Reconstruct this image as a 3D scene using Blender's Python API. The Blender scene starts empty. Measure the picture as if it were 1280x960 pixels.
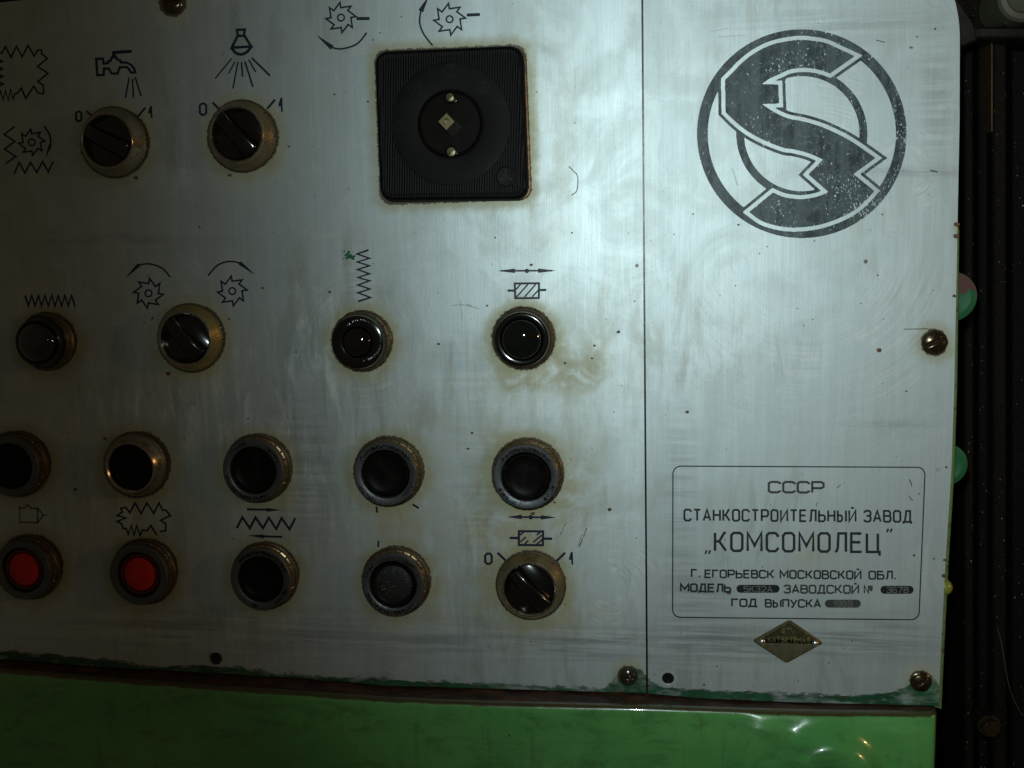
import bpy, math, random
import numpy as np
from math import sin, cos, tan, pi, radians, sqrt, atan2, hypot
random.seed(7)
rng = np.random.default_rng(7)
S = bpy.context.scene
COL = S.collection

# ------------------------------------------------------------------ camera
U = 0.0004            # one unit of the layout (about one pixel of the photograph) in metres
F = 1250.0
PS, TH, RO = radians(7.8), radians(7.0), radians(-1.0)
fw = np.array([-sin(PS)*cos(TH), cos(PS)*cos(TH), -sin(TH)])
r0 = np.cross(fw, [0, 0, 1.0]); r0 /= np.linalg.norm(r0); u0 = np.cross(r0, fw)
rt = r0*cos(RO) + u0*sin(RO); up = -r0*sin(RO) + u0*cos(RO)
CAM = -fw*F           # in layout units
def W(px, py, h=0.0):
    """photo pixel -> layout units (x, z) on the plane h units in front of the faceplates"""
    d = fw + rt*((px-640)/F) + up*((480-py)/F)
    t = (-h - CAM[1])/d[1]
    q = CAM + d*t
    return q[0], q[2]
def LS(px, py):       # layout units per photo pixel here
    a = W(px-2, py); b = W(px+2, py); c = W(px, py-2); d = W(px, py+2)
    return sqrt(abs((b[0]-a[0])*(c[1]-d[1])))/4
import mathutils
cam = bpy.data.cameras.new('camera'); cam_o = bpy.data.objects.new('camera', cam); COL.objects.link(cam_o)
cam.sensor_width = 36; cam.lens = 36*F/1280; cam.clip_start = 0.01; cam.clip_end = 20
M = mathutils.Matrix.Identity(4)
for i in range(3):
    M[i][0] = rt[i]; M[i][1] = up[i]; M[i][2] = -fw[i]; M[i][3] = CAM[i]*U
cam_o.matrix_world = M
S.camera = cam_o

# ------------------------------------------------------------------ world and lamps
w = bpy.data.worlds.new('World'); S.world = w; w.use_nodes = True
bg = w.node_tree.nodes['Background']; bg.inputs[0].default_value = (1, .82, .56, 1); bg.inputs[1].default_value = .034
S.view_settings.view_transform = 'Standard'; S.view_settings.look = 'None'
S.view_settings.exposure = 0; S.view_settings.gamma = 1
def lamp(name, loc, target, size, energy, color, shape='DISK', size_y=None, spread=None):
    l = bpy.data.lights.new(name, 'AREA'); l.shape = shape; l.size = size
    if size_y: l.size_y = size_y
    if spread: l.spread = spread
    l.energy = energy; l.color = color
    o = bpy.data.objects.new(name, l); COL.objects.link(o); o.location = loc
    o.rotation_euler = (mathutils.Vector(target)-mathutils.Vector(loc)).to_track_quat('-Z', 'Y').to_euler()
    return o
camw = mathutils.Vector([c*U for c in CAM])
FL = camw + mathutils.Vector((-0.018, -0.01, 0.062)); FE = 6.1
fl = bpy.data.lights.new('camera_flash', 'SPOT'); fl.energy = FE; fl.color = (.83, .985, 1.0); fl.shadow_soft_size = .007
fl.spot_size = radians(101); fl.spot_blend = 1.0
flo = bpy.data.objects.new('camera_flash', fl); COL.objects.link(flo); flo.location = FL
aim = W(1220, 170); flo.rotation_euler = (mathutils.Vector((aim[0]*U, 0, aim[1]*U))-FL).to_track_quat('-Z', 'Y').to_euler()
lamp('bulb_lamp', (1.0, -.33, .17), (.1, 0, 0), .045, 1.15, (1, .55, .22))
lamp('warm_bounce_fill', (-1.6, -2.1, .95), (-.3, 0, .1), 5.0, .5, (1, .76, .50))  # added large warm fill, standing for bounce off an unseen ceiling

# ------------------------------------------------------------------ node helpers
class NT:
    def __init__(s, name):
        s.m = bpy.data.materials.new(name); s.m.use_nodes = True
        s.t = s.m.node_tree; s.t.nodes.clear()
        s.out = s.t.nodes.new('ShaderNodeOutputMaterial')
    def n(s, typ): return s.t.nodes.new('ShaderNode'+typ)
    def set(s, sock, v):
        if isinstance(v, bpy.types.NodeSocket): s.t.links.new(v, sock)
        elif isinstance(v, (tuple, list)) and sock.type == 'RGBA' and len(v) == 3: sock.default_value = (*v, 1)
        else: sock.default_value = v
    def math(s, op, a, b=0.0, c=0.0, clamp=False):
        n = s.n('Math'); n.operation = op; n.use_clamp = clamp
        s.set(n.inputs[0], a); s.set(n.inputs[1], b); s.set(n.inputs[2], c); return n.outputs[0]
    def vmath(s, op, a, b=(0, 0, 0)):
        n = s.n('VectorMath'); n.operation = op; s.set(n.inputs[0], a); s.set(n.inputs[1], b); return n.outputs[0]
    def mix(s, f, a, b):
        n = s.n('Mix'); n.data_type = 'RGBA'; s.set(n.inputs[0], f); s.set(n.inputs[6], a); s.set(n.inputs[7], b); return n.outputs[2]
    def fmix(s, f, a, b):
        n = s.n('Mix'); n.data_type = 'FLOAT'; s.set(n.inputs[0], f); s.set(n.inputs[2], a); s.set(n.inputs[3], b); return n.outputs[0]
    def smooth(s, v, lo, hi, a=0.0, b=1.0):
        n = s.n('MapRange'); n.interpolation_type = 'SMOOTHSTEP'
        s.set(n.inputs[0], v); s.set(n.inputs[1], lo); s.set(n.inputs[2], hi); s.set(n.inputs[3], a); s.set(n.inputs[4], b); return n.outputs[0]
    def coords(s, scale=1/U):
        tc = s.n('TexCoord'); return s.vmath('MULTIPLY', tc.outputs['Object'], (scale,)*3)
    def noise(s, vec, sc, detail=3, rough=.55, dist=0.0, seed=0.0):
        v = s.vmath('MULTIPLY', vec, sc if isinstance(sc, tuple) else (sc,)*3)
        if seed: v = s.vmath('ADD', v, (seed, seed*1.7, seed*.6))
        n = s.n('TexNoise'); s.set(n.inputs['Vector'], v); n.inputs['Scale'].default_value = 1
        n.inputs['Detail'].default_value = detail; n.inputs['Roughness'].default_value = rough
        n.inputs['Distortion'].default_value = dist; return n.outputs[0]
    def spots(s, vec, sc, r, seed=0.0):
        v = s.vmath('MULTIPLY', vec, (sc,)*3)
        if seed: v = s.vmath('ADD', v, (seed, seed, seed))
        n = s.n('TexVoronoi'); s.set(n.inputs['Vector'], v); n.inputs['Scale'].default_value = 1
        sp = s.n('SeparateColor'); s.t.links.new(n.outputs['Color'], sp.inputs[0])
        rr = s.math('MULTIPLY', s.math('POWER', sp.outputs[0], 5), r)      # few are large
        return s.smooth(n.outputs['Distance'], s.math('MULTIPLY', rr, .7), s.math('ADD', rr, .001), 1, 0)
    def attr(s, name):
        a = s.n('Attribute'); a.attribute_name = name
        sp = s.n('SeparateXYZ'); s.t.links.new(a.outputs['Vector'], sp.inputs[0]); return sp.outputs
    def bump(s, h, dist, strength=1.0, normal=None):
        n = s.n('Bump'); s.set(n.inputs['Height'], h); n.inputs['Distance'].default_value = dist
        s.set(n.inputs['Strength'], strength)
        if normal: s.set(n.inputs['Normal'], normal)
        return n.outputs[0]
    def bsdf(s, **k):
        n = s.n('BsdfPrincipled')
        nm = dict(color='Base Color', metal='Metallic', rough='Roughness', normal='Normal', coat='Coat Weight',
                  coat_rough='Coat Roughness', spec='Specular IOR Level', ior='IOR', trans='Transmission Weight', aniso='Anisotropic', tangent='Tangent')
        for a, b in k.items(): s.set(n.inputs[nm[a]], b)
        return n.outputs[0]
    def done(s, sh): s.t.links.new(sh, s.out.inputs[0]); return s.m

# ------------------------------------------------------------------ materials
def mat_alu(name, r0_, r1_, an, blot):
    s = NT(name); c = s.coords()
    A = s.attr('wear_a'); B = s.attr('wear_b')       # A: device edge distance, stain, smudge ; B: wipe radius, wipe angle, wipe weight
    Cc = s.attr('wear_c')                            # C: distance into the green overpaint, darker olive tone towards the left, spare
    edge, stain, smud = A; green = Cc[0]; olive_tone = Cc[1]
    big = s.noise(c, .006, 3); mid = s.noise(c, .022, 4, .6, seed=3); fine = s.noise(c, .35, 3, .6, seed=9)
    br = s.noise(c, (1.1, 1, .020), 3, .65, seed=2); br2 = s.noise(c, (.16, 1, .006), 3, .6, seed=5)
    hz = s.noise(c, (.008, 1, .16), 3, .6, seed=15)
    col = s.mix(big, (.49, .565, .575), (.55, .635, .645))
    col = s.mix(s.smooth(br2, .35, .7, 0, .45), col, (.62, .70, .70))
    col = s.mix(s.smooth(br, .3, .75, 0, .16), col, (.36, .40, .41))
    # wiping arcs
    wv = s.n('CombineXYZ'); s.set(wv.inputs[0], s.math('MULTIPLY', B[0], .42)); s.set(wv.inputs[1], s.math('MULTIPLY', B[1], 1.6)); s.set(wv.inputs[2], s.math('MULTIPLY', mid, .6))
    arc = s.noise(wv.outputs[0], 1.0, 4, .65)
    patch = s.smooth(s.noise(c, .014, 3, .6, .5, 27), .42, .60)
    arcm = s.math('MULTIPLY', s.smooth(arc, .44, .66), s.math('MULTIPLY', B[2], patch))
    arcd = s.math('MULTIPLY', s.smooth(arc, .48, .25), s.math('MULTIPLY', B[2], patch))
    col = s.mix(s.math('MULTIPLY', arcm, .45), col, (.78, .82, .81))
    col = s.mix(s.math('MULTIPLY', arcd, .32), col, (.28, .30, .30))
    # film, drips, smears, stains
    film = s.smooth(s.noise(c, .012, 5, .62, .8, 21), .38, .68)
    col = s.mix(s.math('MULTIPLY', film, .34*blot), col, (.34, .40, .37))
    drip = s.math('MULTIPLY', s.smooth(s.noise(c, (.035, 1, .007), 5, .68, .6, 91), .46, .66), s.smooth(s.noise(c, .006, 2, .5, 0, 95), .42, .6))
    col = s.mix(s.math('MULTIPLY', drip, .42), col, (.30, .31, .25))
    wash = s.smooth(s.noise(c, .028, 6, .7, 1.2, 97), .52, .70)
    col = s.mix(s.math('MULTIPLY', wash, .26*blot), col, (.68, .74, .74))
    smr = s.math('MULTIPLY', Cc[2], s.smooth(s.noise(c, (.045, 1, .010), 6, .74, .5, 103), .46, .70))
    col = s.mix(s.math('MULTIPLY', smr, .50), col, (.80, .86, .84))
    strk = s.smooth(s.noise(c, (.012, 1, .35), 4, .7, .2, 98), .60, .74)
    col = s.mix(s.math('MULTIPLY', strk, .14), col, (.75, .80, .80))
    col = s.mix(s.math('MULTIPLY', olive_tone, s.smooth(mid, .25, .7, .35, .9)), col, (.25, .26, .19))
    stn = s.math('MULTIPLY', stain, s.smooth(s.noise(c, .035, 5, .65, .6, 33), .28, .62, .12, 1), clamp=True)
    col = s.mix(s.math('MULTIPLY', stn, .68), col, (.32, .30, .15))
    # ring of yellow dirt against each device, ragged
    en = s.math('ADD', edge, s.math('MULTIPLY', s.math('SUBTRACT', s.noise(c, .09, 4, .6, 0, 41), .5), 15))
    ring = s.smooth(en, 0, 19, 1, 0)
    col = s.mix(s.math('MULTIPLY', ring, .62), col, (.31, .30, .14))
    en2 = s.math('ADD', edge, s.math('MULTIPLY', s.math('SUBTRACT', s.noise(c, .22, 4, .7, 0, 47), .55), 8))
    ring2 = s.smooth(en2, .2, 1.6, 1, 0)  # dark line at the foot: grime with contact shade painted in
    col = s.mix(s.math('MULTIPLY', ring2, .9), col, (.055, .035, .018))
    # horizontal dark smudges
    sm = s.math('MULTIPLY', smud, s.smooth(hz, .36, .62))
    col = s.mix(s.math('MULTIPLY', sm, .62), col, (.15, .145, .16))
    # specks
    sp1 = s.math('MAXIMUM', s.spots(c, .045, .13), s.spots(c, .11, .16, 17))
    sp1 = s.math('MULTIPLY', sp1, s.smooth(s.noise(c, .007, 2, .5, 0, 55), .45, .6, .25, 1))
    col = s.mix(s.math('MULTIPLY', sp1, .85), col, (.10, .075, .055))
    pit = s.spots(c, .30, .30, 71)
    col = s.mix(s.math('MULTIPLY', pit, .35), col, (.20, .21, .21))
    # dust film makes it slightly matt
    metal = s.math('SUBTRACT', s.math('SUBTRACT', .74, s.math('MULTIPLY', smr, .35)), s.math('ADD', s.math('MULTIPLY', film, .12), s.math('MULTIPLY', s.math('MAXIMUM', stn, ring), .45)), clamp=True)
    rough = s.math('ADD', s.fmix(br, r0_, r1_), s.math('MULTIPLY', smr, .06)); rough = s.math('ADD', rough, s.math('ADD', s.math('MULTIPLY', film, .02), s.math('MULTIPLY', arcm, .03)))
    # green overpaint along the lower edge
    gn = s.math('ADD', green, s.math('MULTIPLY', s.math('SUBTRACT', s.noise(c, (.045, 1, .11), 5, .65, .3, 61), .5), 16))
    gm = s.math('MULTIPLY', s.smooth(gn, 0, 2.6), s.smooth(s.noise(c, (.02, 1, .05), 4, .6, 0, 111), .30, .52, .35, 1))
    gcol = s.mix(s.smooth(mid, .35, .7), (.008, .060, .028), (.022, .11, .05))
    gcol = s.mix(s.smooth(s.noise(c, (.05, 1, .2), 4, .7, 0, 66), .56, .66, 0, .8), gcol, (.10, .05, .02))
    col = s.mix(gm, col, gcol); metal = s.math('MULTIPLY', metal, s.math('SUBTRACT', 1, gm), clamp=True); rough = s.fmix(gm, rough, .38)
    h = s.math('ADD', s.math('MULTIPLY', br, .8), s.math('ADD', s.math('MULTIPLY', fine, .5), s.math('MULTIPLY', arc, s.math('MULTIPLY', B[2], .3))))
    h = s.math('ADD', h, s.math('MULTIPLY', gm, 1.2))
    nrm = s.bump(h, .00006, .55)
    nrm = s.bump(s.smooth(gn, -.5, 2.5), .00035, .8, nrm)
    tg = s.n('CombineXYZ'); tg.inputs[2].default_value = 1.0
    return s.done(s.bsdf(color=col, metal=metal, rough=rough, normal=nrm, aniso=an, tangent=tg.outputs[0]))

def mat_print(name, col, wear=.0, seed=0.0, fade=0.0):
    s = NT(name); c = s.coords()
    a = s.noise(c, .20, 5, .75, 0, seed+1); b = s.noise(c, .018, 3, .6, 0, seed+5); v = s.noise(c, (.3, 1, .03), 3, .6, 0, seed+8)
    lim = s.math('ADD', s.math('MULTIPLY', b, .55), s.math('ADD', s.math('MULTIPLY', v, .12), .40 - wear))
    gone = s.smooth(a, s.math('SUBTRACT', lim, .015), s.math('ADD', lim, .05))
    gone = s.math('MAXIMUM', gone, fade)
    colr = s.mix(v, tuple(x*.75 for x in col), tuple(x*1.35 for x in col))
    ink = s.bsdf(color=colr, rough=.5, metal=0.0, spec=.35)
    tr = s.n('BsdfTransparent'); mx = s.n('MixShader'); s.set(mx.inputs[0], gone)
    s.t.links.new(ink, mx.inputs[1]); s.t.links.new(tr.outputs[0], mx.inputs[2])
    return s.done(mx.outputs[0])

def mat_metal(name, c1, c2, rough=.32, dirt=.5, dcol=(.05, .035, .015), sc=.06, bump=.00005, metal=.95):
    s = NT(name); c = s.coords()
    n1 = s.noise(c, sc, 4, .6); n2 = s.noise(c, sc*3, 5, .7, 0, 7)
    col = s.mix(n1, c1, c2); d = s.smooth(n2, .62-dirt*.25, .72, 0, .9)
    col = s.mix(d, col, dcol)
    r = s.fmix(d, s.fmix(n1, rough*.8, rough*1.3), .6)
    return s.done(s.bsdf(color=col, metal=s.fmix(d, metal, .3), rough=r, normal=s.bump(n2, bump, .6)))

def mat_plastic(name, c1, c2=None, rough=.3, coat=0.0, bump=.00003, sc=.25, dust=0.0, spec=.5):
    s = NT(name); c = s.coords(); c2 = c2 or c1
    n1 = s.noise(c, sc, 4, .65); n2 = s.noise(c, .05, 4, .6, 0, 11)
    col = s.mix(n2, c1, c2)
    d = s.math('MULTIPLY', s.smooth(n2, .45, .7), dust)
    col = s.mix(d, col, (.10, .085, .055))
    return s.done(s.bsdf(color=col, rough=s.fmix(n2, rough*.75, rough*1.35), coat=coat, coat_rough=.12, spec=spec, normal=s.bump(n1, bump, .5)))

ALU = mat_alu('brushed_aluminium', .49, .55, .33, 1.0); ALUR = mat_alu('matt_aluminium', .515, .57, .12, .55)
NAVY = mat_print('navy_print', (.005, .009, .026), -.07, 2)
NAVYW = mat_print('navy_print_worn', (.006, .011, .030), -.03, 4)
INK = mat_print('black_print', (.016, .020, .025), .02, 12)
INKF = mat_print('faded_black_print', (.026, .028, .028), .03, 15, .25)
FAINT = mat_print('faint_black_print', (.006, .008, .012), .08, 19, .5)
def mat_logo():
    s = NT('worn_emblem_print'); c = s.coords()
    big = s.noise(c, .016, 3, .6, 0, 3); mid = s.noise(c, .06, 5, .7, 0, 9); fl = s.noise(c, (.55, 1, .28), 3, .7, 0, 14); v = s.noise(c, (.10, 1, .006), 3, .6, 0, 5)
    sp = s.n('SeparateXYZ'); s.t.links.new(c, sp.inputs[0])
    right = s.smooth(s.math('ADD', sp.outputs[0], s.math('MULTIPLY', sp.outputs[2], .25)), 200, 560, .005, .085)
    gone = s.smooth(fl, s.math('SUBTRACT', .86, s.math('ADD', s.math('MULTIPLY', big, .36), right)), s.math('SUBTRACT', .92, s.math('ADD', s.math('MULTIPLY', big, .36), right)))
    ch = s.smooth(mid, s.math('SUBTRACT', .72, right), s.math('SUBTRACT', .78, right), 0, .75)
    gone = s.math('MAXIMUM', gone, ch)
    col = s.mix(s.smooth(v, .38, .62), (.070, .100, .108), (.014, .026, .030)); col = s.mix(s.smooth(mid, .38, .62, .75, 0), col, (.075, .105, .11)); thin = s.smooth(s.noise(c, .13, 5, .75, 0, 31), .42, .66, 0, .30); gone = s.math('MAXIMUM', gone, thin)
    ink = s.bsdf(color=col, rough=.5, spec=.3)
    tr = s.n('BsdfTransparent'); mx = s.n('MixShader'); s.set(mx.inputs[0], gone)
    s.t.links.new(ink, mx.inputs[1]); s.t.links.new(tr.outputs[0], mx.inputs[2])
    return s.done(mx.outputs[0])
LOGO = mat_logo()
BRONZE = mat_metal('oily_bronze', (.36, .27, .145), (.22, .18, .11), .26, .4)
BRASSD = mat_metal('dull_dark_bronze', (.11, .095, .062), (.20, .165, .11), .36, .9)
STEEL = mat_metal('worn_grey_steel', (.15, .165, .17), (.085, .095, .10), .42, .6, sc=.05)
CHROME = mat_metal('worn_nickel', (.42, .37, .28), (.28, .245, .18), .20, .35)
BLACK = mat_plastic('black_bakelite', (.002, .002, .0025), (.004, .004, .004), .14, .5, spec=.4)
BLACKM = mat_plastic('dusty_black_plastic', (.002, .002, .002), (.005, .005, .0045), .5, 0, .00004, .3, .03, .09)
DISH = mat_plastic('dusty_dark_plunger', (.002, .002, .002), (.004, .004, .0035), .40, 0, .00005, .25, .04, .10)
RED = mat_plastic('red_plastic', (.42, .004, .002), (.60, .010, .004), .3, .15, dust=.15, spec=.3)
REDD = mat_plastic('dark_red_plastic', (.05, .002, .002), (.08, .003, .002), .4)
DARKR = mat_metal('dirty_relief', (.012, .012, .011), (.05, .05, .048), .25, .3, (.01, .01, .008), .3)
BRASS = mat_metal('aged_brass', (.50, .43, .20), (.36, .32, .17), .30, .5)
BRASSK = mat_metal('tarnished_brass', (.17, .145, .075), (.08, .07, .04), .34, .7)
BADGE = mat_metal('olive_brass', (.23, .22, .13), (.16, .16, .10), .36, .5, (.03, .035, .02), .05)
SILV = mat_metal('silver_rivet', (.75, .78, .80), (.6, .62, .62), .25, .1)
SCREW = mat_metal('blackened_screw', (.07, .058, .038), (.16, .115, .065), .22, .35, (.012, .010, .008), .12)
RUSTM = mat_metal('copper_brown_rim', (.16, .085, .045), (.07, .045, .025), .4, .9, sc=.03)
DARK = mat_plastic('oily_black_metal', (.0035, .0035, .003), (.008, .007, .005), .35, .0, .0004, .05)
def mat_lens(name, tint):
    s = NT(name)
    return s.done(s.bsdf(color=tint, rough=.04, coat=1.0, coat_rough=.03, spec=.5))
LBLUE = mat_lens('blue_black_glass', (.0008, .0006, .006)); LBLACK = mat_lens('black_glass', (.001, .0009, .0014)); LGREEN = mat_lens('green_black_glass', (.0006, .0035, .003))
def mat_sparkle():
    s = NT('gritty_black_rubber'); c = s.coords(); v = s.spots(c, .42, .5, 5)
    col = s.mix(v, (.005, .007, .006), (.11, .15, .12))
    return s.done(s.bsdf(color=col, rough=s.fmix(v, .55, .25), normal=s.bump(s.noise(c, .8, 2), .0002, .7)))
GRIT = mat_sparkle()
def mat_ribbed():
    s = NT('ribbed_black_bakelite'); c = s.coords()
    sp = s.n('SeparateXYZ'); s.t.links.new(c, sp.inputs[0])
    x = s.math('ADD', sp.outputs[0], s.math('MULTIPLY', sp.outputs[2], -.045))
    rib = s.math('SINE', s.math('MULTIPLY', x, 2*pi/3.1))
    n = s.noise(c, .5, 4, .7); n2 = s.noise(c, .03, 4, .6, 0, 5)
    col = s.mix(n2, (.002, .002, .002), (.005, .005, .0045))
    h = s.math('ADD', s.math('MULTIPLY', rib, .5), n)
    return s.done(s.bsdf(color=col, rough=s.fmix(n2, .36, .5), spec=.08, normal=s.bump(h, .00016, .8)))
RIBBED = mat_ribbed()
def mat_green():
    s = NT('glossy_green_paint'); c = s.coords()
    n1 = s.noise(c, .004, 3, .5, 0, 3); n2 = s.noise(c, .05, 4, .6, 0, 9); n3 = s.noise(c, .9, 2, .5)
    col = s.mix(s.smooth(n1, .3, .7), (.068, .285, .074), (.115, .375, .105))
    col = s.mix(s.smooth(n2, .55, .8, 0, .5), col, (.018, .10, .022))
    a = s.attr('grub')                              # brown dirt next to the top edge
    dn = s.math('ADD', a[0], s.math('MULTIPLY', s.math('SUBTRACT', s.noise(c, (.03, .1, .12), 5, .65, .4, 13), .5), .55))
    col = s.mix(s.smooth(dn, .42, .62, 0, .92), col, s.mix(n2, (.020, .009, .004), (.075, .028, .010)))
    chip = s.spots(c, .022, .10, 31)
    col = s.mix(s.math('MULTIPLY', chip, .9), col, (.07, .03, .015))
    sc = s.smooth(s.noise(c, (.004, 1, .22), 4, .6, 0, 51), .60, .72, 0, .25)
    col = s.mix(sc, col, (.10, .27, .12))
    oil = s.smooth(s.noise(c, (.012, .012, .03), 5, .65, 1.0, 61), .45, .68, 0, .45); col = s.mix(oil, col, (.030, .085, .030))
    run = s.smooth(s.noise(c, (.06, 1, .006), 4, .65, .3, 67), .55, .72, 0, .30); col = s.mix(run, col, (.045, .07, .025))
    sc2 = s.smooth(s.noise(c, (.02, 1, .5), 5, .7, .2, 71), .66, .74, 0, .35); col = s.mix(sc2, col, (.16, .32, .17))
    nr = s.bump(s.noise(c, .045, 3, .5, 0, 41), .0006, .35); nr = s.bump(n3, .00003, .3, nr)
    return s.done(s.bsdf(color=col, rough=s.fmix(n2, .2, .34), coat=.8, coat_rough=.07, normal=nr))
GREEN = mat_green()
def mat_boxgreen():
    s = NT('old_olive_green_paint'); c = s.coords()
    n = s.noise(c, .05, 5, .65); n2 = s.noise(c, .12, 4, .7, 0, 4)
    col = s.mix(n, (.05, .13, .045), (.15, .19, .06)); col = s.mix(s.smooth(n2, .56, .64), col, (.07, .055, .03))
    return s.done(s.bsdf(color=col, rough=.4, normal=s.bump(n2, .0003, .5)))
BOXG = mat_boxgreen()
DISCG = mat_plastic('mint_green_paint', (.012, .085, .032), (.022, .125, .05), .5, 0, .0001, .1, spec=.2)
DISCB = mat_plastic('brown_primer_patch', (.06, .018, .014), (.09, .03, .02), .5)
def mat_ledge():
    s = NT('rusty_brown_ledge'); c = s.coords()
    n = s.noise(c, (.03, .12, .12), 5, .65, .4); n2 = s.noise(c, .15, 4, .7, 0, 4)
    col = s.mix(s.smooth(n, .35, .75), (.012, .006, .004), (.085, .030, .010)); col = s.mix(s.smooth(n2, .6, .7, 0, .7), col, (.012, .05, .02))
    return s.done(s.bsdf(color=col, rough=.55, normal=s.bump(n2, .0004, .7)))
LEDGE = mat_ledge()
def mat_oily():
    s = NT('oily_black_column'); c = s.coords()
    n = s.noise(c, (.09, .3, .02), 5, .7); n2 = s.noise(c, .25, 4, .8, 0, 7); sp = s.spots(c, .24, .30, 9)
    stripe = s.smooth(s.noise(c, (.06, .05, .006), 3, .6, 0, 12), .40, .58)
    sp = s.math('MULTIPLY', sp, stripe)
    col = s.mix(n, (.0015, .0015, .001), (.006, .005, .003)); col = s.mix(sp, col, (.30, .28, .22))  # pale specks painted in as glints on the oily metal
    return s.done(s.bsdf(color=col, rough=s.fmix(sp, .5, .2), metal=s.math('MULTIPLY', sp, .7), spec=.12, normal=s.bump(n2, .0012, .8)))
OILY = mat_oily()
AMBER = mat_metal('amber_edge_glint', (.40, .26, .12), (.08, .05, .02), .3, .8, (.02, .012, .006), .15)  # amber colour painted for the glint of warm light on edges
SCRATCH = mat_print('bright_scratch', (.62, .68, .68), .09, 60, .55)
SCUFF = mat_print('dark_scuff', (.05, .05, .045), .08, 70, .45)
WARMSTAIN = mat_plastic('dry_rust_speck', (.07, .035, .02), (.12, .06, .03), .6)

# ------------------------------------------------------------------ mesh helpers (layout units in, metres out)
def link(name, V, Fc, mat, parent=None, loc=None, sharp=35, smooth=True):
    me = bpy.data.meshes.new(name)
    me.from_pydata([(x*U, y*U, z*U) for x, y, z in V], [], Fc); me.update()
    me.materials.append(mat)
    if smooth and len(me.polygons):
        me.polygons.foreach_set('use_smooth', [True]*len(me.polygons)); me.set_sharp_from_angle(angle=radians(sharp))
    o = bpy.data.objects.new(name, me); COL.objects.link(o)
    if parent: o.parent = parent
    if loc: o.location = [c*U for c in loc]
    return o
def thing(name, label, cat, x, z, h=0, group=None, rot=0):
    o = bpy.data.objects.new(name, None); COL.objects.link(o); o.empty_display_size = .005
    o.location = (x*U, -h*U, z*U); o.rotation_euler = (0, rot, 0)
    o['label'] = label; o['category'] = cat
    if group: o['group'] = group
    return o
def tag(o, label, cat, group=None):
    o['label'] = label; o['category'] = cat
    if group: o['group'] = group
    return o
def copy_tree(o):
    c = o.copy(); COL.objects.link(c)
    for ch in list(o.children):
        k = ch.copy(); COL.objects.link(k); k.parent = c
        for g in ch.children:
            q = g.copy(); COL.objects.link(q); q.parent = k
    return c
def lathe(prof, seg=96, rf=None, cap=True, cx=0, cz=0):
    """profile [(r, h)] from outside in; rf(angle, i) adds to the radius"""
    V = []; Fc = []
    for i, (r, h) in enumerate(prof):
        for k in range(seg):
            a = 2*pi*k/seg; rr = r+(rf(a, i) if rf else 0)
            V.append((cx+rr*cos(a), -h, cz+rr*sin(a)))
    for i in range(len(prof)-1):
        for k in range(seg):
            k2 = (k+1) % seg; Fc.append((i*seg+k, i*seg+k2, (i+1)*seg+k2, (i+1)*seg+k))
    if cap:
        b = (len(prof)-1)*seg; Fc.append(tuple(b+k for k in range(seg)))
    return V, Fc
def prism(poly, levels):
    """poly: list (x,z); levels: [(inset, h)] ; inset toward the centroid along averaged normals"""
    n = len(poly); P = np.array(poly, float); V = []; Fc = []
    nr = []
    area = sum(P[i][0]*P[(i+1) % n][1]-P[(i+1) % n][0]*P[i][1] for i in range(n))
    sg = 1 if area > 0 else -1
    for i in range(n):
        a = P[i]-P[i-1]; b = P[(i+1) % n]-P[i]; a /= np.linalg.norm(a)+1e-9; b /= np.linalg.norm(b)+1e-9
        na = np.array([-a[1], a[0]])*sg; nb = np.array([-b[1], b[0]])*sg; m = na+nb; m /= max(.3, m@na)
        nr.append(m)
    for ins, h in levels:
        for i in range(n):
            q = P[i]+nr[i]*ins; V.append((q[0], -h, q[1]))
    for l in range(len(levels)-1):
        for i in range(n):
            j = (i+1) % n; Fc.append((l*n+i, l*n+j, (l+1)*n+j, (l+1)*n+i))
    b = (len(levels)-1)*n; Fc.append(tuple(b+i for i in range(n)))
    return V, Fc
def roundpoly(pts, r, k=6):
    out = []; n = len(pts)
    for i in range(n):
        p = np.array(pts[i], float); a = np.array(pts[i-1], float)-p; b = np.array(pts[(i+1) % n], float)-p
        a /= np.linalg.norm(a); b /= np.linalg.norm(b); s0 = p+a*r; s1 = p+b*r
        for j in range(k+1):
            t = j/k; out.append(tuple((1-t)**2*s0+2*t*(1-t)*(p*.72+.14*(s0+s1))+t*t*s1))
    return out
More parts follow.
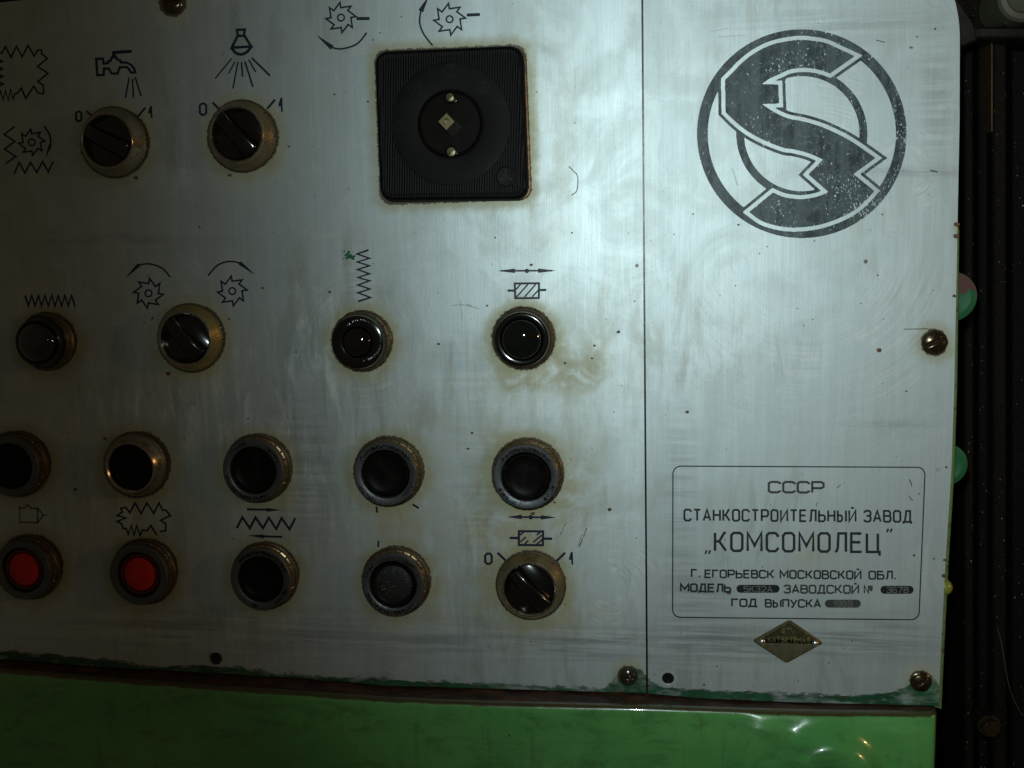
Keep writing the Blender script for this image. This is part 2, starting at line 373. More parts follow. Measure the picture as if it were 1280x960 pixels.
class Ink:
    """flat print laid out in photo pixels, mapped onto the faceplate"""
    fat = 1.30
    def __init__(s, h=.10): s.V = []; s.F = []; s.h = h; s.k = 0
    def _p(s, p, h): x, z = W(p[0], p[1], h); s.V.append((x, -h, z)); return len(s.V)-1
    def hh(s): s.k += 1; return s.h+(s.k % 24)*.012
    def poly(s, pts, tri=True):
        h = s.hh(); s.F.append(tuple(s._p(p, h) for p in pts))
    def line(s, pts, wd, closed=False, taper=None):
        h = s.hh(); P = [np.array(p, float) for p in pts]; n = len(P); L = []
        for i in range(n):
            a = P[i]-P[i-1] if (i or closed) else P[1]-P[0]
            b = P[(i+1) % n]-P[i] if (i < n-1 or closed) else a
            a = a/(np.linalg.norm(a)+1e-9); b = b/(np.linalg.norm(b)+1e-9)
            na = np.array([-a[1], a[0]]); nb = np.array([-b[1], b[0]]); m = na+nb
            if np.linalg.norm(m) < 1e-3: m = na
            m = m/np.linalg.norm(m); m = m/max(.42, m@na); ww = wd*s.fat/2*(taper[i] if taper else 1)
            L.append((s._p(P[i]+m*ww, h), s._p(P[i]-m*ww, h)))
        for i in range(n if closed else n-1):
            j = (i+1) % n; s.F.append((L[i][0], L[j][0], L[j][1], L[i][1]))
    def dot(s, c, r, k=14): s.poly([(c[0]+r*cos(2*pi*i/k), c[1]+r*sin(2*pi*i/k)) for i in range(k)])
    def ring(s, c, r, wd, k=20): s.line([(c[0]+r*cos(2*pi*i/k), c[1]+r*sin(2*pi*i/k)) for i in range(k)], wd, True)
    def make(s, name, mat, parent, label=None):
        o = link(name, s.V, s.F, mat, parent, smooth=False)
        if label: o['label'] = label
        return o
def tr(pts, ox, oy, sc): return [(ox+x/sc, oy+y/sc) for x, y in pts]
def curve(pts, k=6):      # Catmull-Rom
    out = []; P = [np.array(p, float) for p in pts]; n = len(P)
    for i in range(n-1):
        p0 = P[max(0, i-1)]; p1 = P[i]; p2 = P[i+1]; p3 = P[min(n-1, i+2)]
        for j in range(k):
            t = j/k; out.append(tuple(.5*((2*p1)+(-p0+p2)*t+(2*p0-5*p1+4*p2-p3)*t*t+(-p0+3*p1-3*p2+p3)*t**3)))
    out.append(tuple(P[-1])); return out

# ------------------------------------------------------------------ stroke lettering
c_ = .13
def O_(w, y0=0, y1=1, c=c_): return ([(c, y0), (w-c, y0), (w, y0+c), (w, y1-c), (w-c, y1), (c, y1), (0, y1-c), (0, y0+c)], True)
G = {}
w = .62
G['О'] = (w, [O_(w)]); G['0'] = G['О']
G['С'] = (w, [([(w, .78), (w, 1-c_), (w-c_, 1), (c_, 1), (0, 1-c_), (0, c_), (c_, 0), (w-c_, 0), (w, c_), (w, .2)], False)])
G['Р'] = (w, [([(0, 0), (0, 1), (w-c_, 1), (w, 1-c_), (w, .42+c_), (w-c_, .42), (0, .42)], False)])
G['Т'] = (w, [([(0, 1), (w, 1)], False), ([(w/2, 0), (w/2, 1)], False)])
G['А'] = (w+.04, [([(0, 0), (w/2+.02, 1), (w+.04, 0)], False), ([(.13, .3), (w-.09, .3)], False)])
G['Н'] = (w, [([(0, 0), (0, 1)], False), ([(w, 0), (w, 1)], False), ([(0, .52), (w, .52)], False)])
G['К'] = (w, [([(0, 0), (0, 1)], False), ([(w, 1), (w-.1, 1), (.24, .52), (0, .52)], False), ([(.24, .52), (w, 0)], False)])
G['И'] = (w, [([(0, 1), (0, 0), (w, 1), (w, 0)], False)])
G['Й'] = (w, [([(0, 1), (0, 0), (w, 1), (w, 0)], False), ([(w/2-.14, 1.24), (w/2+.14, 1.24)], False)])
G['Е'] = (w-.04, [([(w-.04, 1), (0, 1), (0, 0), (w-.04, 0)], False), ([(0, .52), (w-.1, .52)], False)])
G['Л'] = (w, [([(0, 0), (.1, .04), (.16, .2), (.2, 1), (w, 1), (w, 0)], False)])
G['Ь'] = (w-.04, [([(0, 1), (0, 0), (w-.04-c_, 0), (w-.04, c_), (w-.04, .55-c_), (w-.04-c_, .55), (0, .55)], False)])
G['Ы'] = (.8, [([(0, 1), (0, 0), (.42-c_, 0), (.42, c_), (.42, .55-c_), (.42-c_, .55), (0, .55)], False), ([(.8, 0), (.8, 1)], False)])
G['З'] = (w-.04, [([(0, .8), (0, 1-c_), (c_, 1), (w-.04-c_, 1), (w-.04, 1-c_), (w-.04, .54+c_), (w-.12, .54), (w-.04, .54-c_), (w-.04, c_), (w-.04-c_, 0), (c_, 0), (0, c_), (0, .2)], False), ([(.2, .54), (w-.12, .54)], False)])
G['В'] = (w, [([(0, 0), (0, 1), (w-c_-.04, 1), (w-.04, 1-c_), (w-.04, .55+c_*.6), (w-.1, .54), (w, .54-c_), (w, c_), (w-c_, 0), (0, 0)], False), ([(0, .54), (w-.1, .54)], False)])
G['Д'] = (w+.1, [([(0, -.18), (0, 0), (w+.1, 0), (w+.1, -.18)], False), ([(.1, 0), (.2, .5), (.24, 1), (w, 1), (w, 0)], False)])
G['М'] = (w+.16, [([(0, 0), (0, 1), ((w+.16)/2, .3), (w+.16, 1), (w+.16, 0)], False)])
G['Ц'] = (w+.1, [([(0, 1), (0, 0), (w+.1, 0), (w+.1, -.2)], False), ([(w, 1), (w, 0)], False)])
G['Г'] = (w-.06, [([(0, 0), (0, 1), (w-.06, 1)], False)])
G['П'] = (w, [([(0, 0), (0, 1), (w, 1), (w, 0)], False)])
G['У'] = (w, [([(0, 1), (w/2+.03, .34)], False), ([(w, 1), (w/2-.1, 0), (.06, 0)], False)])
G['Б'] = (w-.02, [([(w-.06, 1), (0, 1), (0, 0), (w-.02-c_, 0), (w-.02, c_), (w-.02, .56-c_), (w-.02-c_, .56), (0, .56)], False)])
G['№'] = (1.15, [([(0, 0), (0, 1), (.55, 0), (.55, 1)], False), O_(0.001)])
G['№'] = (1.05, [([(0, 0), (0, 1), (.55, 0), (.55, 1)], False), ([(.76, .55), (1.0, .55), (1.0, .9), (.76, .9)], True), ([(.74, .36), (1.04, .36)], False)])
G['.'] = (.12, [([(0, .06), (.14, .06)], False)])
G[' '] = (.55, [])
G['1'] = (.3, [([(.3, 0), (.3, 1), (0, .62)], False)])
G['2'] = (w, [([(0, .8), (0, 1-c_), (c_, 1), (w-c_, 1), (w, 1-c_), (w, .62), (0, 0), (w, 0)], False)])
G['3'] = G['З']
G['5'] = (w, [([(w, 1), (0, 1), (0, .56), (w-c_, .56), (w, .56-c_), (w, c_), (w-c_, 0), (0, 0)], False)])
G['6'] = (w, [([(w, .86), (w-c_, 1), (c_, 1), (0, 1-c_), (0, c_), (c_, 0), (w-c_, 0), (w, c_), (w, .54-c_), (w-c_, .54), (0, .54)], False)])
G['7'] = (w, [([(0, 1), (w, 1), (.2, 0)], False)])
G['8'] = (w, [O_(w, 0, .54), O_(w, .54, 1)])
G['9'] = (w, [([(0, .14), (c_, 0), (w-c_, 0), (w, c_), (w, 1-c_), (w-c_, 1), (c_, 1), (0, 1-c_), (0, .48+c_), (c_, .48), (w, .48)], False)])
G['V'] = (w, [([(0, 1), (w/2, 0), (w, 1)], False)])
G['S'] = (w, [([(w, .85), (w-c_, 1), (c_, 1), (0, 1-c_), (0, .6), (c_, .5), (w-c_, .5), (w, .4), (w, c_), (w-c_, 0), (c_, 0), (0, .15)], False)])
def text(ink, s, x0, x1, ytop0, ybot0, ytop1, ybot1, lw):
    """one line from x0 to x1; cap-top and baseline given at both ends"""
    hgt = ybot0-ytop0; ws = [G[c][0] for c in s]; n = len(s)
    tot = sum(ws)*hgt; gap = ((x1-x0)-tot)/(n-1) if n > 1 else 0
    mg = .30*hgt
    k = 1.0
    if n > 1: k = ((x1-x0)-(n-1)*mg)/tot; gap = mg
    x = x0
    for ch, wd in zip(s, ws):
        for pts, cl in G[ch][1]:
            q = []
            for gx, gy in pts:
                X = x+gx*hgt*k; t = (X-x0)/(x1-x0+1e-9)
                yt = ytop0+(ytop1-ytop0)*t; yb = ybot0+(ybot1-ybot0)*t
                q.append((X, yb-(yb-yt)*gy))
            ink.line(q, lw, cl)
        x += wd*hgt*k+gap

# ------------------------------------------------------------------ devices: where they sit (photo pixels)
KNOBS = [(143.8, 178.4), (303.5, 170.6), (239.4, 422.3), (663.6, 731)]
LAMPS = [(60, 426.6), (452.5, 426.3), (654.4, 422.8)]
BUTS = [(23, 579.7), (171.6, 580.6), (323, 584.8), (486.1, 588.8), (659.7, 592), (38.7, 708), (181.7, 713.8), (332, 718.9), (495.5, 725.5)]
RK, RL, RB = 44.5, 39, 45.5
BOUND = [(p, RK) for p in KNOBS]+[(p, RL) for p in LAMPS]+[(p, RB) for p in BUTS]
SCREWS = [((216, 4), 16), ((1168, 428), 16), ((785, 845), 12), ((1151, 852), 13)]

SEAM = lambda y: np.interp(y, [-60, 75, 865, 900], [802.5, 803.5, 809, 809.3])
REDGE = lambda y: np.interp(y, [-60, -25, -10, 0, 8, 18, 30, 45, 150, 300, 480, 590, 700, 830, 900], [1160, 1183, 1190, 1193.3, 1195.4, 1197.4, 1199, 1199.8, 1199.5, 1196.5, 1193, 1189.3, 1182, 1175.5, 1172.5])
YBOT = lambda x: np.interp(x, [-90, 0, 125, 250, 400, 480, 640, 800, 880, 1000, 1170, 1200], [819, 824, 833.5, 840, 849, 857, 861.5, 866, 873, 878, 882, 883])
YG = lambda x: np.interp(x, [-90, 0, 125, 185, 250, 400, 480, 560, 640, 750, 765, 775, 800, 812, 830, 860, 960, 1060, 1100, 1132, 1144, 1152, 1164, 1172, 1180, 1200], [806, 812, 822, 833, 829, 845, 848, 851, 854, 861, 852, 838, 834, 850, 859, 861, 864, 868, 866, 860, 850, 842, 842, 852, 858, 858])
SWP = [(470.5, 66.5), (656, 57.5), (663, 249.5), (479, 252.5)]
def sd_box(x, y):
    cx, cy = 566.2, 156; a = radians(2.3)
    dx = (x-cx)*cos(a)-(y-cy)*sin(a); dy = (x-cx)*sin(a)+(y-cy)*cos(a)
    qx = np.abs(dx)-80; qy = np.abs(dy)-82
    return np.hypot(np.maximum(qx, 0), np.maximum(qy, 0))+np.minimum(np.maximum(qx, qy), 0)-13
def blob(x, y, cx, cy, rx, ry, s=1.0, rot=0):
    a = radians(rot); dx = (x-cx)*cos(a)+(y-cy)*sin(a); dy = -(x-cx)*sin(a)+(y-cy)*cos(a)
    return s*np.exp(-((dx/rx)**2+(dy/ry)**2))
SW = [(60, 430, 45, 130, .8), (245, 420, 50, 130, .8), (452, 426, 42, 120, 1), (655, 424, 42, 110, .9), (760, 735, 10, 110, 1.0), (1010, 300, 70, 330, .8),
      (1120, 60, 60, 260, .6), (330, 640, 120, 260, .5), (1130, 210, 15, 90, 1.1), (300, 175, 50, 110, .5)]
def wear(x, y):
    """per-vertex wear maps of the faceplates, x,y in photo pixels"""
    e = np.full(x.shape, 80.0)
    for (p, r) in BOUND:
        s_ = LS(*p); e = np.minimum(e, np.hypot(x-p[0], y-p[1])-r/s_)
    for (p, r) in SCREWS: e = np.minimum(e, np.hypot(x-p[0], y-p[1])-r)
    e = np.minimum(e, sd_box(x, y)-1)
    st = np.zeros(x.shape)
    for (p, r) in BOUND:
        d = np.hypot(x-p[0], y-p[1]-6); st += .5*np.exp(-((d-r)/14)**2)+.30*np.exp(-(np.hypot((x-p[0])/1.1, (y-p[1]-14)/1.25)/(r*1.35))**4)*(p[0] > 140)
    for i, (p, r) in enumerate(BOUND):
        if p[0] > 150: st += (.45+.3*sin(i*2.3))*blob(x, y, p[0]+r*.62, p[1]+r*.78, 11, 13)+(.35+.3*cos(i*3.1))*blob(x, y, p[0]-r*.5+i % 3*14, p[1]+r+14, 9, 24)
    for b in [(715, 470, 40, 30, 1.0), (655, 470, 40, 18, .9), (745, 440, 20, 40, .6), (620, 560, 26, 40, .8), (700, 620, 40, 40, .6), (610, 640, 30, 40, .55), (735, 565, 30, 40, .4),
              (560, 640, 70, 60, .35), (660, 640, 80, 60, .45), (430, 620, 40, 90, .35), (590, 720, 50, 50, .4), (625, 700, 30, 60, .7), (700, 770, 50, 22, .9), (620, 765, 30, 18, .8), (530, 760, 40, 25, .6), (505, 660, 30, 16, .5), (540, 530, 40, 25, .4), (680, 310, 20, 30, .25),
              (1015, 680, 22, 26, .5), (1035, 700, 40, 16, .35), (990, 720, 30, 20, .3), (700, 200, 18, 70, .35), (470, 110, 9, 40, 1.0), (665, 150, 8, 100, .9), (560, 60, 100, 6, .7),
              (570, 255, 95, 5, .7), (1180, 440, 20, 10, .8), (946, 800, 30, 20, .4), (980, 830, 60, 10, .25), (235, 470, 60, 20, .35), (330, 680, 60, 60, .35), (1197, 290, 6, 14, 1.2)]:
        st += blob(x, y, *b)
    sm = np.zeros(x.shape)
    for b in [(900, 805, 70, 26, 1), (1080, 800, 90, 25, .9), (740, 805, 80, 20, .9), (560, 800, 120, 25, .6), (250, 790, 200, 30, .7), (850, 640, 20, 160, .5), (380, 600, 40, 90, .5),
              (1150, 215, 60, 5, 1.1), (1125, 530, 60, 3, .6), (1170, 120, 20, 80, .5), (1040, 30, 120, 22, .45), (600, 640, 30, 80, .4), (880, 745, 30, 25, .7), (150, 300, 120, 12, .4), (580, 480, 40, 60, .25)]:
        sm += blob(x, y, *b)
    wr = np.zeros(x.shape); wt = np.zeros(x.shape); ww = np.zeros(x.shape)
    best = np.zeros(x.shape)
    for i, (cx, cy, r1, r2, k) in enumerate(SW):
        d = np.hypot(x-cx, y-cy); wgt = k*np.clip((d-r1)/12, 0, 1)*np.clip((r2-d)/(r2*.5), 0, 1)
        th = np.arctan2(y-cy, -(x-cx))                     # cut on the right hand side
        cut = np.clip((pi-np.abs(th))/.5, 0, 1); wgt = wgt*cut
        m = wgt > best
        wr = np.where(m, d+i*137, wr); wt = np.where(m, th+i*9, wt); ww = np.where(m, wgt, ww); best = np.where(m, wgt, best)
    gr = np.maximum(y-YG(x), -(30+0*x)); gr = np.maximum(gr, np.where(y > 740, 0.9*(x-(REDGE(y)+2)), -60))
    gs = np.clip((520-x)/520, 0, 1)*.42*np.clip((760-y)/400+.3, 0, 1)
    pl = np.zeros(x.shape)
    for b in [(370, 540, 110, 130, 1), (130, 620, 70, 90, .9), (200, 500, 120, 50, .8), (420, 420, 50, 60, .8), (560, 700, 60, 70, .8), (330, 780, 120, 40, .7), (60, 360, 70, 60, .6), (240, 200, 60, 80, .35), (1120, 350, 60, 90, .4), (1160, 700, 40, 80, .4), (620, 470, 60, 80, .4)]:
        pl += blob(x, y, *b)
    put_wear.pl = np.clip(pl, 0, 1)
    return e, np.clip(st, 0, 1.2), np.clip(sm, 0, 1), wr, wt, np.clip(ww, 0, 1), gr, gs
def faceplate(xl, xr, yt, yb, nx, ny, holes=()):
    u = np.linspace(0, 1, nx+1); v = np.linspace(0, 1, ny+1)
    UU, VV = np.meshgrid(u, v)
    X = np.zeros_like(UU); Y = np.zeros_like(UU)
    x0 = xl(400)+(xr(400)-xl(400))*UU
    for _ in range(3):
        Y = yt(x0)+(yb(x0)-yt(x0))*VV; X = xl(Y)+(xr(Y)-xl(Y))*UU; x0 = X
    V = []
    for a, b in zip(X.ravel(), Y.ravel()):
        q = W(a, b); V.append((q[0], 0.0, q[1]))
    Fc = []; n1 = nx+1
    for j in range(ny):
        for i in range(nx):
            if any(hypot((X[j, i]+X[j+1, i+1])/2-hx, (Y[j, i]+Y[j+1, i+1])/2-hy) < hr for hx, hy, hr in holes): continue
            Fc.append((j*n1+i, j*n1+i+1, (j+1)*n1+i+1, (j+1)*n1+i))
    # skirt
    loop = [j*0+i for i in range(nx)]+[j*n1+nx for j in range(ny)]+[ny*n1+i for i in range(nx, 0, -1)]+[j*n1 for j in range(ny, 0, -1)]
    b0 = len(V)
    for k in loop: V.append((V[k][0], 4.0, V[k][2]))
    m = len(loop)
    for k in range(m): Fc.append((loop[k], loop[(k+1) % m], b0+(k+1) % m, b0+k))
    me = bpy.data.meshes.new('faceplate'); me.from_pydata([(a*U, b*U, c*U) for a, b, c in V], [], Fc); me.update(); me.materials.append(ALU)
    xs = np.concatenate([X.ravel(), X.ravel()[loop]]); ys = np.concatenate([Y.ravel(), Y.ravel()[loop]])
    return me, xs, ys
def put_wear(me, xs, ys):
    put_wear.pl = None
    e, st, sm, wr, wt, ww, gr, gs = wear(xs, ys)
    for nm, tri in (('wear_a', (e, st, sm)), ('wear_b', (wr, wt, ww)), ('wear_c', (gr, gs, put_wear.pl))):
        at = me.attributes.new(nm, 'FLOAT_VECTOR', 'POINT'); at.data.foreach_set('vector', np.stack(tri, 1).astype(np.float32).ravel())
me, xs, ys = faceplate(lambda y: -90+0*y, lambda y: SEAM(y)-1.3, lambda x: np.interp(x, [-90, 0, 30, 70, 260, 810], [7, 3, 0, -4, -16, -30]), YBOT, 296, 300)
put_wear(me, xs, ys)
PL = bpy.data.objects.new('faceplate', me); COL.objects.link(PL)
tag(PL, 'wide stained brushed aluminium control faceplate left of the vertical seam, carrying all knobs and buttons', 'faceplate')
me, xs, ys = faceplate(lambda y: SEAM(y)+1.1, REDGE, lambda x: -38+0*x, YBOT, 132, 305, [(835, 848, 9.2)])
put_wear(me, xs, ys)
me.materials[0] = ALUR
PR = bpy.data.objects.new('faceplate', me); COL.objects.link(PR)
tag(PR, 'narrow aluminium faceplate right of the seam with round S emblem and factory lettering', 'faceplate')

# screw hole in the right plate, empty hole in the left one
def hole(px, py, r, parent, wash):
    x, z = W(px, py)
    V, Fc = lathe([(wash, .10), (r+.5, .10), (r, -.1)], 40, cap=False); o = link('screw_hole', V, Fc, ALUR, parent, (x, 0, z), smooth=False)
    n = len(o.data.vertices)
    for nm, v in (('wear_a', (30, 0, 0)), ('wear_b', (0, 0, 0)), ('wear_c', (-60, 0, 0))):
        at = o.data.attributes.new(nm, 'FLOAT_VECTOR', 'POINT'); at.data.foreach_set('vector', np.tile(np.array(v, np.float32), n))
    V, Fc = lathe([(r+.02, -.05), (r, -3.9)], 40, cap=False); link('hole_wall', V, Fc, DARK, o)
    V, Fc = lathe([(r+.1, -3.7), (r*.5, -3.9)], 32); d = link('hole_bottom', V, Fc, DARK, o)
    return o
hole(835, 848, 7.4, PR, 12.3)
V, Fc = lathe([(8.6, .1), (8.2, .9), (6.6, 1.0), (5.4, .35), (2, .2)], 32, lambda a, i: .4*sin(3*a+i)); x, z = W(270, 823); link('hole_plug', V, Fc, DARK, PL, (x, 0, z))

# ------------------------------------------------------------------ print on the left plate
def put(name, mat, fn, parent=PL, label=None):
    k = Ink(); fn(k); return k.make(name, mat, parent, label)
def gear(k, cx, cy, R, rot=0, flip=1, wd=1.7, hub=4.2):
    pts = []
    for i in range(8):
        a = radians(95-45*i+rot)
        for r_, da in ((R*1.02, -1), (R*.67, -4)):
            b = a+radians(da); pts.append((cx+flip*r_*cos(b), cy-r_*sin(b)))
    k.line(pts, wd, True); k.ring((cx, cy), hub, wd*.9)
put('cutter_symbol', NAVY, lambda k: (gear(k, 426.2, 22, 18.5), k.line([(445.6, 23.3), (461.9, 23.1)], 3)))
put('cutter_symbol', NAVY, lambda k: (gear(k, 562, 24, 19.5), k.line([(583.4, 18.8), (600, 18.1)], 3)))
def arcarrow(k, pts, tip, wa, wd=1.7):
    c = curve(pts); e = c[-1]; t = curve([c[-4], e, tip], 8)[9:]; n = len(t)
    k.line(c+[(e[0]+(t[0][0]-e[0])*.08, e[1]+(t[0][1]-e[1])*.08)]+t, wd, taper=[1]*len(c)+[wa/wd]+[wa/wd*(1-.95*(i+1)/n) for i in range(n)])
put('arrow_symbol', NAVY, lambda k: arcarrow(k, [(458.4, 40.9), (446, 55), (427.5, 61), (415.3, 59.6)], (396.6, 44.6), 5))
put('arrow_symbol', NAVY, lambda k: arcarrow(k, [(540.9, 57.2), (529.5, 42.3), (524.6, 28.1), (526, 14)], (535, -3), 5.4))
put('cutter_symbol', NAVY, lambda k: gear(k, 185.6, 366.6, 18.2, 0, -1))
put('cutter_symbol', NAVY, lambda k: gear(k, 290.3, 363.8, 18.2))
put('arrow_symbol', NAVY, lambda k: arcarrow(k, [(212.5, 346.3), (203, 335.5), (187.5, 329.9), (174, 331)], (157.2, 346.9), 4, 1.6))
put('arrow_symbol', NAVY, lambda k: arcarrow(k, [(260, 344.7), (271.9, 331.6), (286.5, 326.8), (299.4, 328.6)], (317.8, 343.1), 4, 1.6))
put('cutter_symbol', NAVY, lambda k: (gear(k, 39.6, 177.9, 16.2, 0, 1, 1.6, 4.2),
    k.line(tr([(175, 270), (50, 365), (178, 450), (55, 540), (185, 630), (70, 715)], 0, 130, 9.6), 1.6),
    k.line(tr([(170, 840), (230, 700), (300, 830), (365, 700), (440, 820), (510, 690), (578, 815), (640, 685)], 0, 130, 9.6), 1.6),
    arcarrow(k, [(55.2, 157.9), (61, 166.5), (63.3, 174.8), (62.9, 181)], (57.3, 196.1), 3.6, 1.6)))
put('worm_symbol', NAVY, lambda k: k.line([(31.3+i*4.15, 369.3 if i % 2 == 0 else 382.5) for i in range(16)], 1.9))
put('worm_symbol', NAVY, lambda k: k.line(tr([(258, 72), (212, 88), (262, 105), (213, 120), (262, 135), (214, 150), (262, 167), (216, 182), (262, 195), (216, 212), (264, 228), (216, 243), (266, 262), (216, 278)], 380, 290, 3.2), 2))
put('worm_symbol', NAVY, lambda k: (k.line(tr([(170, 430), (245, 285), (345, 430), (420, 285), (520, 430), (597, 290), (697, 440), (768, 295), (875, 445), (950, 295)], 280, 620, 10.667), 2.2),
    k.line(tr([(305, 178), (560, 183)], 280, 620, 10.667), 2), k.poly(tr([(540, 170), (575, 160), (760, 187), (575, 212)], 280, 620, 10.667)),
    k.line(tr([(775, 545), (530, 538)], 280, 620, 10.667), 2), k.poly(tr([(545, 540), (525, 566), (320, 526), (525, 512)], 280, 620, 10.667))))
J1 = tr([(-80, 235), (0, 335), (30, 335), (85, 235), (175, 405), (262, 230), (355, 395), (450, 215), (545, 385), (600, 290), (665, 285), (665, 350), (755, 420), (600, 550), (765, 660), (605, 795), (690, 850), (700, 960)], 0, 40, 12.8) \
   + tr([(173, 375), (152, 372), (135, 345), (103, 395), (85, 352), (70, 372), (60, 375), (52, 396), (42, 358), (33, 400), (22, 362), (12, 400), (2, 365), (-8, 395)], 0, 0, 3.2)
put('contour_symbol', NAVY, lambda k: (k.line(J1, 1.6), k.line([(-8, 72), (2.8, 76.5), (-6, 81), (3, 86), (-6, 91), (3.6, 95.5), (-6, 100), (4, 105), (-6, 110)], 1.6)))
put('contour_symbol', NAVYW, lambda k: k.line(tr([(1045, 315), (1005, 250), (980, 285), (950, 280), (935, 315), (910, 250), (895, 315), (875, 250), (855, 310), (840, 270), (820, 270), (810, 238), (780, 222), (840, 200), (780, 185), (815, 160), (805, 135), (840, 130), (865, 165), (900, 100), (940, 170), (980, 100), (1025, 170), (1060, 100), (1083, 148), (1105, 147), (1135, 185), (1070, 215), (1105, 240), (1105, 285), (1065, 290)], 0, 610, 5.333), 1.7))
put('pump_symbol', FAINT, lambda k: (k.line(tr([(120, 130), (160, 135), (185, 112), (205, 135), (250, 137), (290, 180), (250, 232), (130, 228)], 0, 610, 5.333), 1.6), k.line(tr([(132, 130), (130, 230)], 0, 610, 5.333), 1.2), k.line(tr([(250, 130), (250, 235)], 0, 610, 5.333), 1.8), k.line(tr([(290, 180), (315, 182)], 0, 610, 5.333), 1.4)), label='faded worn pump symbol')
def tap(k):
    f = lambda p: tr(p, 100, 50, 10.667)
    k.line(f([(215, 250), (305, 250), (315, 315), (370, 310), (375, 285), (410, 275), (418, 240), (435, 230), (480, 230), (500, 262), (535, 272), (545, 300), (620, 300), (680, 330), (720, 380), (735, 432), (680, 435), (650, 385), (620, 360), (530, 365), (500, 447), (420, 447), (385, 380), (320, 380), (315, 465), (230, 470)]), 2.3, True)
    k.line(f([(428, 168), (690, 150)]), 3); k.poly(f([(425, 165), (475, 165), (470, 185), (495, 235), (410, 240), (430, 195)]))
    for a, b in (((655, 500), (605, 770)), ((700, 515), (712, 775)), ((735, 495), (815, 750))): k.line(f([a, b]), 1.5)
put('tap_symbol', NAVY, tap)
def bulb(k):
    f = lambda p: tr(p, 240, 30, 10.667)
    k.line(f([(600, 78), (705, 73), (692, 157), (612, 160)]), 2.4, True)
    k.line(f([(608, 160), (530, 315), (790, 300), (700, 157)]), 2.6)
    k.line(curve(f([(530, 320), (580, 383), (650, 405), (725, 378), (790, 305)])), 2.8)
    for a, b, wd in (((530, 460), (310, 725), 1.3), ((570, 500), (490, 660), 1.3), ((612, 505), (545, 860), 1.4), ((660, 510), (672, 705), 1.5), ((705, 500), (812, 840), 1.7), ((755, 475), (850, 640), 1.5), ((795, 450), (1040, 690), 1.9)): k.line(f([a, b]), wd)
put('bulb_symbol', NAVY, bulb)
def zero(k, x0, x1, y0, y1, wd=2.0):
    c = (x1-x0)*.3; k.line([(x0+c, y0), (x1-c, y0), (x1, y0+c), (x1, y1-c), (x1-c, y1), (x0+c, y1), (x0, y1-c), (x0, y0+c)], wd, True)
def one(k, x, y0, y1):
    h = y1-y0; k.poly([(x-1.0, y0), (x+1.4, y0), (x+2.0, y1), (x-.3, y1), (x-.5, y0+h*.62), (x-3.6, y0+h*.62), (x-3.4, y0+h*.5)])
put('numeral', NAVY, lambda k: zero(k, 95, 101.7, 139.5, 151.5)); put('numeral', NAVY, lambda k: one(k, 188.6, 132.5, 147.5))
put('position_mark', NAVY, lambda k: k.line([(107.8, 138.5), (117, 146.8)], 2)); put('position_mark', NAVY, lambda k: k.line([(181.9, 134.4), (172, 146)], 2))
put('numeral', NAVYW, lambda k: zero(k, 249.8, 257.8, 129.5, 143.5)); put('numeral', NAVY, lambda k: one(k, 351.5, 122, 139.7))
put('position_mark', NAVY, lambda k: k.line([(265.6, 128), (275.5, 138)], 2.2)); put('position_mark', NAVY, lambda k: k.line([(343.8, 124.4), (334, 136)], 2.2))
put('numeral', NAVY, lambda k: zero(k, 606.4, 614.6, 692, 704.8, 2.2)); put('numeral', NAVY, lambda k: one(k, 714.6, 690, 705.7))
put('position_mark', NAVY, lambda k: k.line([(621.9, 690.9), (633, 701.6)], 2.3)); put('position_mark', NAVY, lambda k: k.line([(706.4, 690.9), (695.4, 701.6)], 2.3))
def work(k, ox, oy, sc, L, tipL, tipR, yb, dot, rect, hatch, sh, wd):
    f = lambda p: tr(p, ox, oy, sc)
    k.line(f([(tipL[0]+80, tipL[1]), (tipR[0]-80, tipR[1])]), wd*.85)
    for tx, ty, s in ((*tipL, 1), (*tipR, -1)):
        k.poly(f([(tx, ty), (tx+s*L, ty-yb), (tx+s*L, ty+yb)]))
    k.dot(f([dot[:2]])[0], dot[2]/sc)
    k.line(f(rect), wd, True)
    for a, b in hatch: k.line(f([a, b]), wd*.7)
    for a, b in sh: k.line(f([a, b]), wd*1.1)
put('workpiece_symbol', NAVY, lambda k: work(k, 620, 325, 16, 360, (20, 216), (1200, 213), 45, (617, 218, 46), [(375, 470), (860, 465), (855, 760), (385, 765)],
    [((400, 590), (495, 480)), ((410, 740), (640, 485)), ((570, 740), (795, 485)), ((725, 735), (850, 600))], [((230, 612), (370, 612)), ((870, 600), (1005, 600))], 2.0))
put('workpiece_symbol', NAVYW, lambda k: work(k, 600, 635, 6.624, 128, (218, 74), (632, 78), 19, (420, 76, 19), [(322, 192), (522, 194), (520, 308), (322, 306)],
    [((330, 225), (365, 195)), ((335, 280), (380, 240)), ((370, 300), (400, 268)), ((440, 285), (510, 225)), ((470, 300), (518, 260)), ((470, 225), (500, 198))], [((245, 248), (318, 248)), ((528, 253), (598, 255))], 2.2))
put('position_mark', NAVYW, lambda k: k.line([(470.7, 633), (471.3, 641)], 2)); put('position_mark', NAVY, lambda k: k.line([(515.7, 630.4), (523.5, 635.3)], 2)); put('position_mark', NAVYW, lambda k: k.line([(473.2, 676), (472.6, 684)], 1.8))
def scuffs(name, mat, segs, parent=PL):
    for pts, wd in segs:
        k = Ink(.06); k.line(curve(pts, 4) if len(pts) > 2 else pts, wd); k.make(name, mat, parent)
scuffs('scratch', SCUFF, [([(711, 208), (717, 214), (722, 220), (722, 233), (720, 240), (714, 244)], 1.1), ([(700.5, 668), (707, 654)], .9), ([(733.5, 660), (724, 684)], 1.0), ([(723, 683), (727, 668)], .7)])
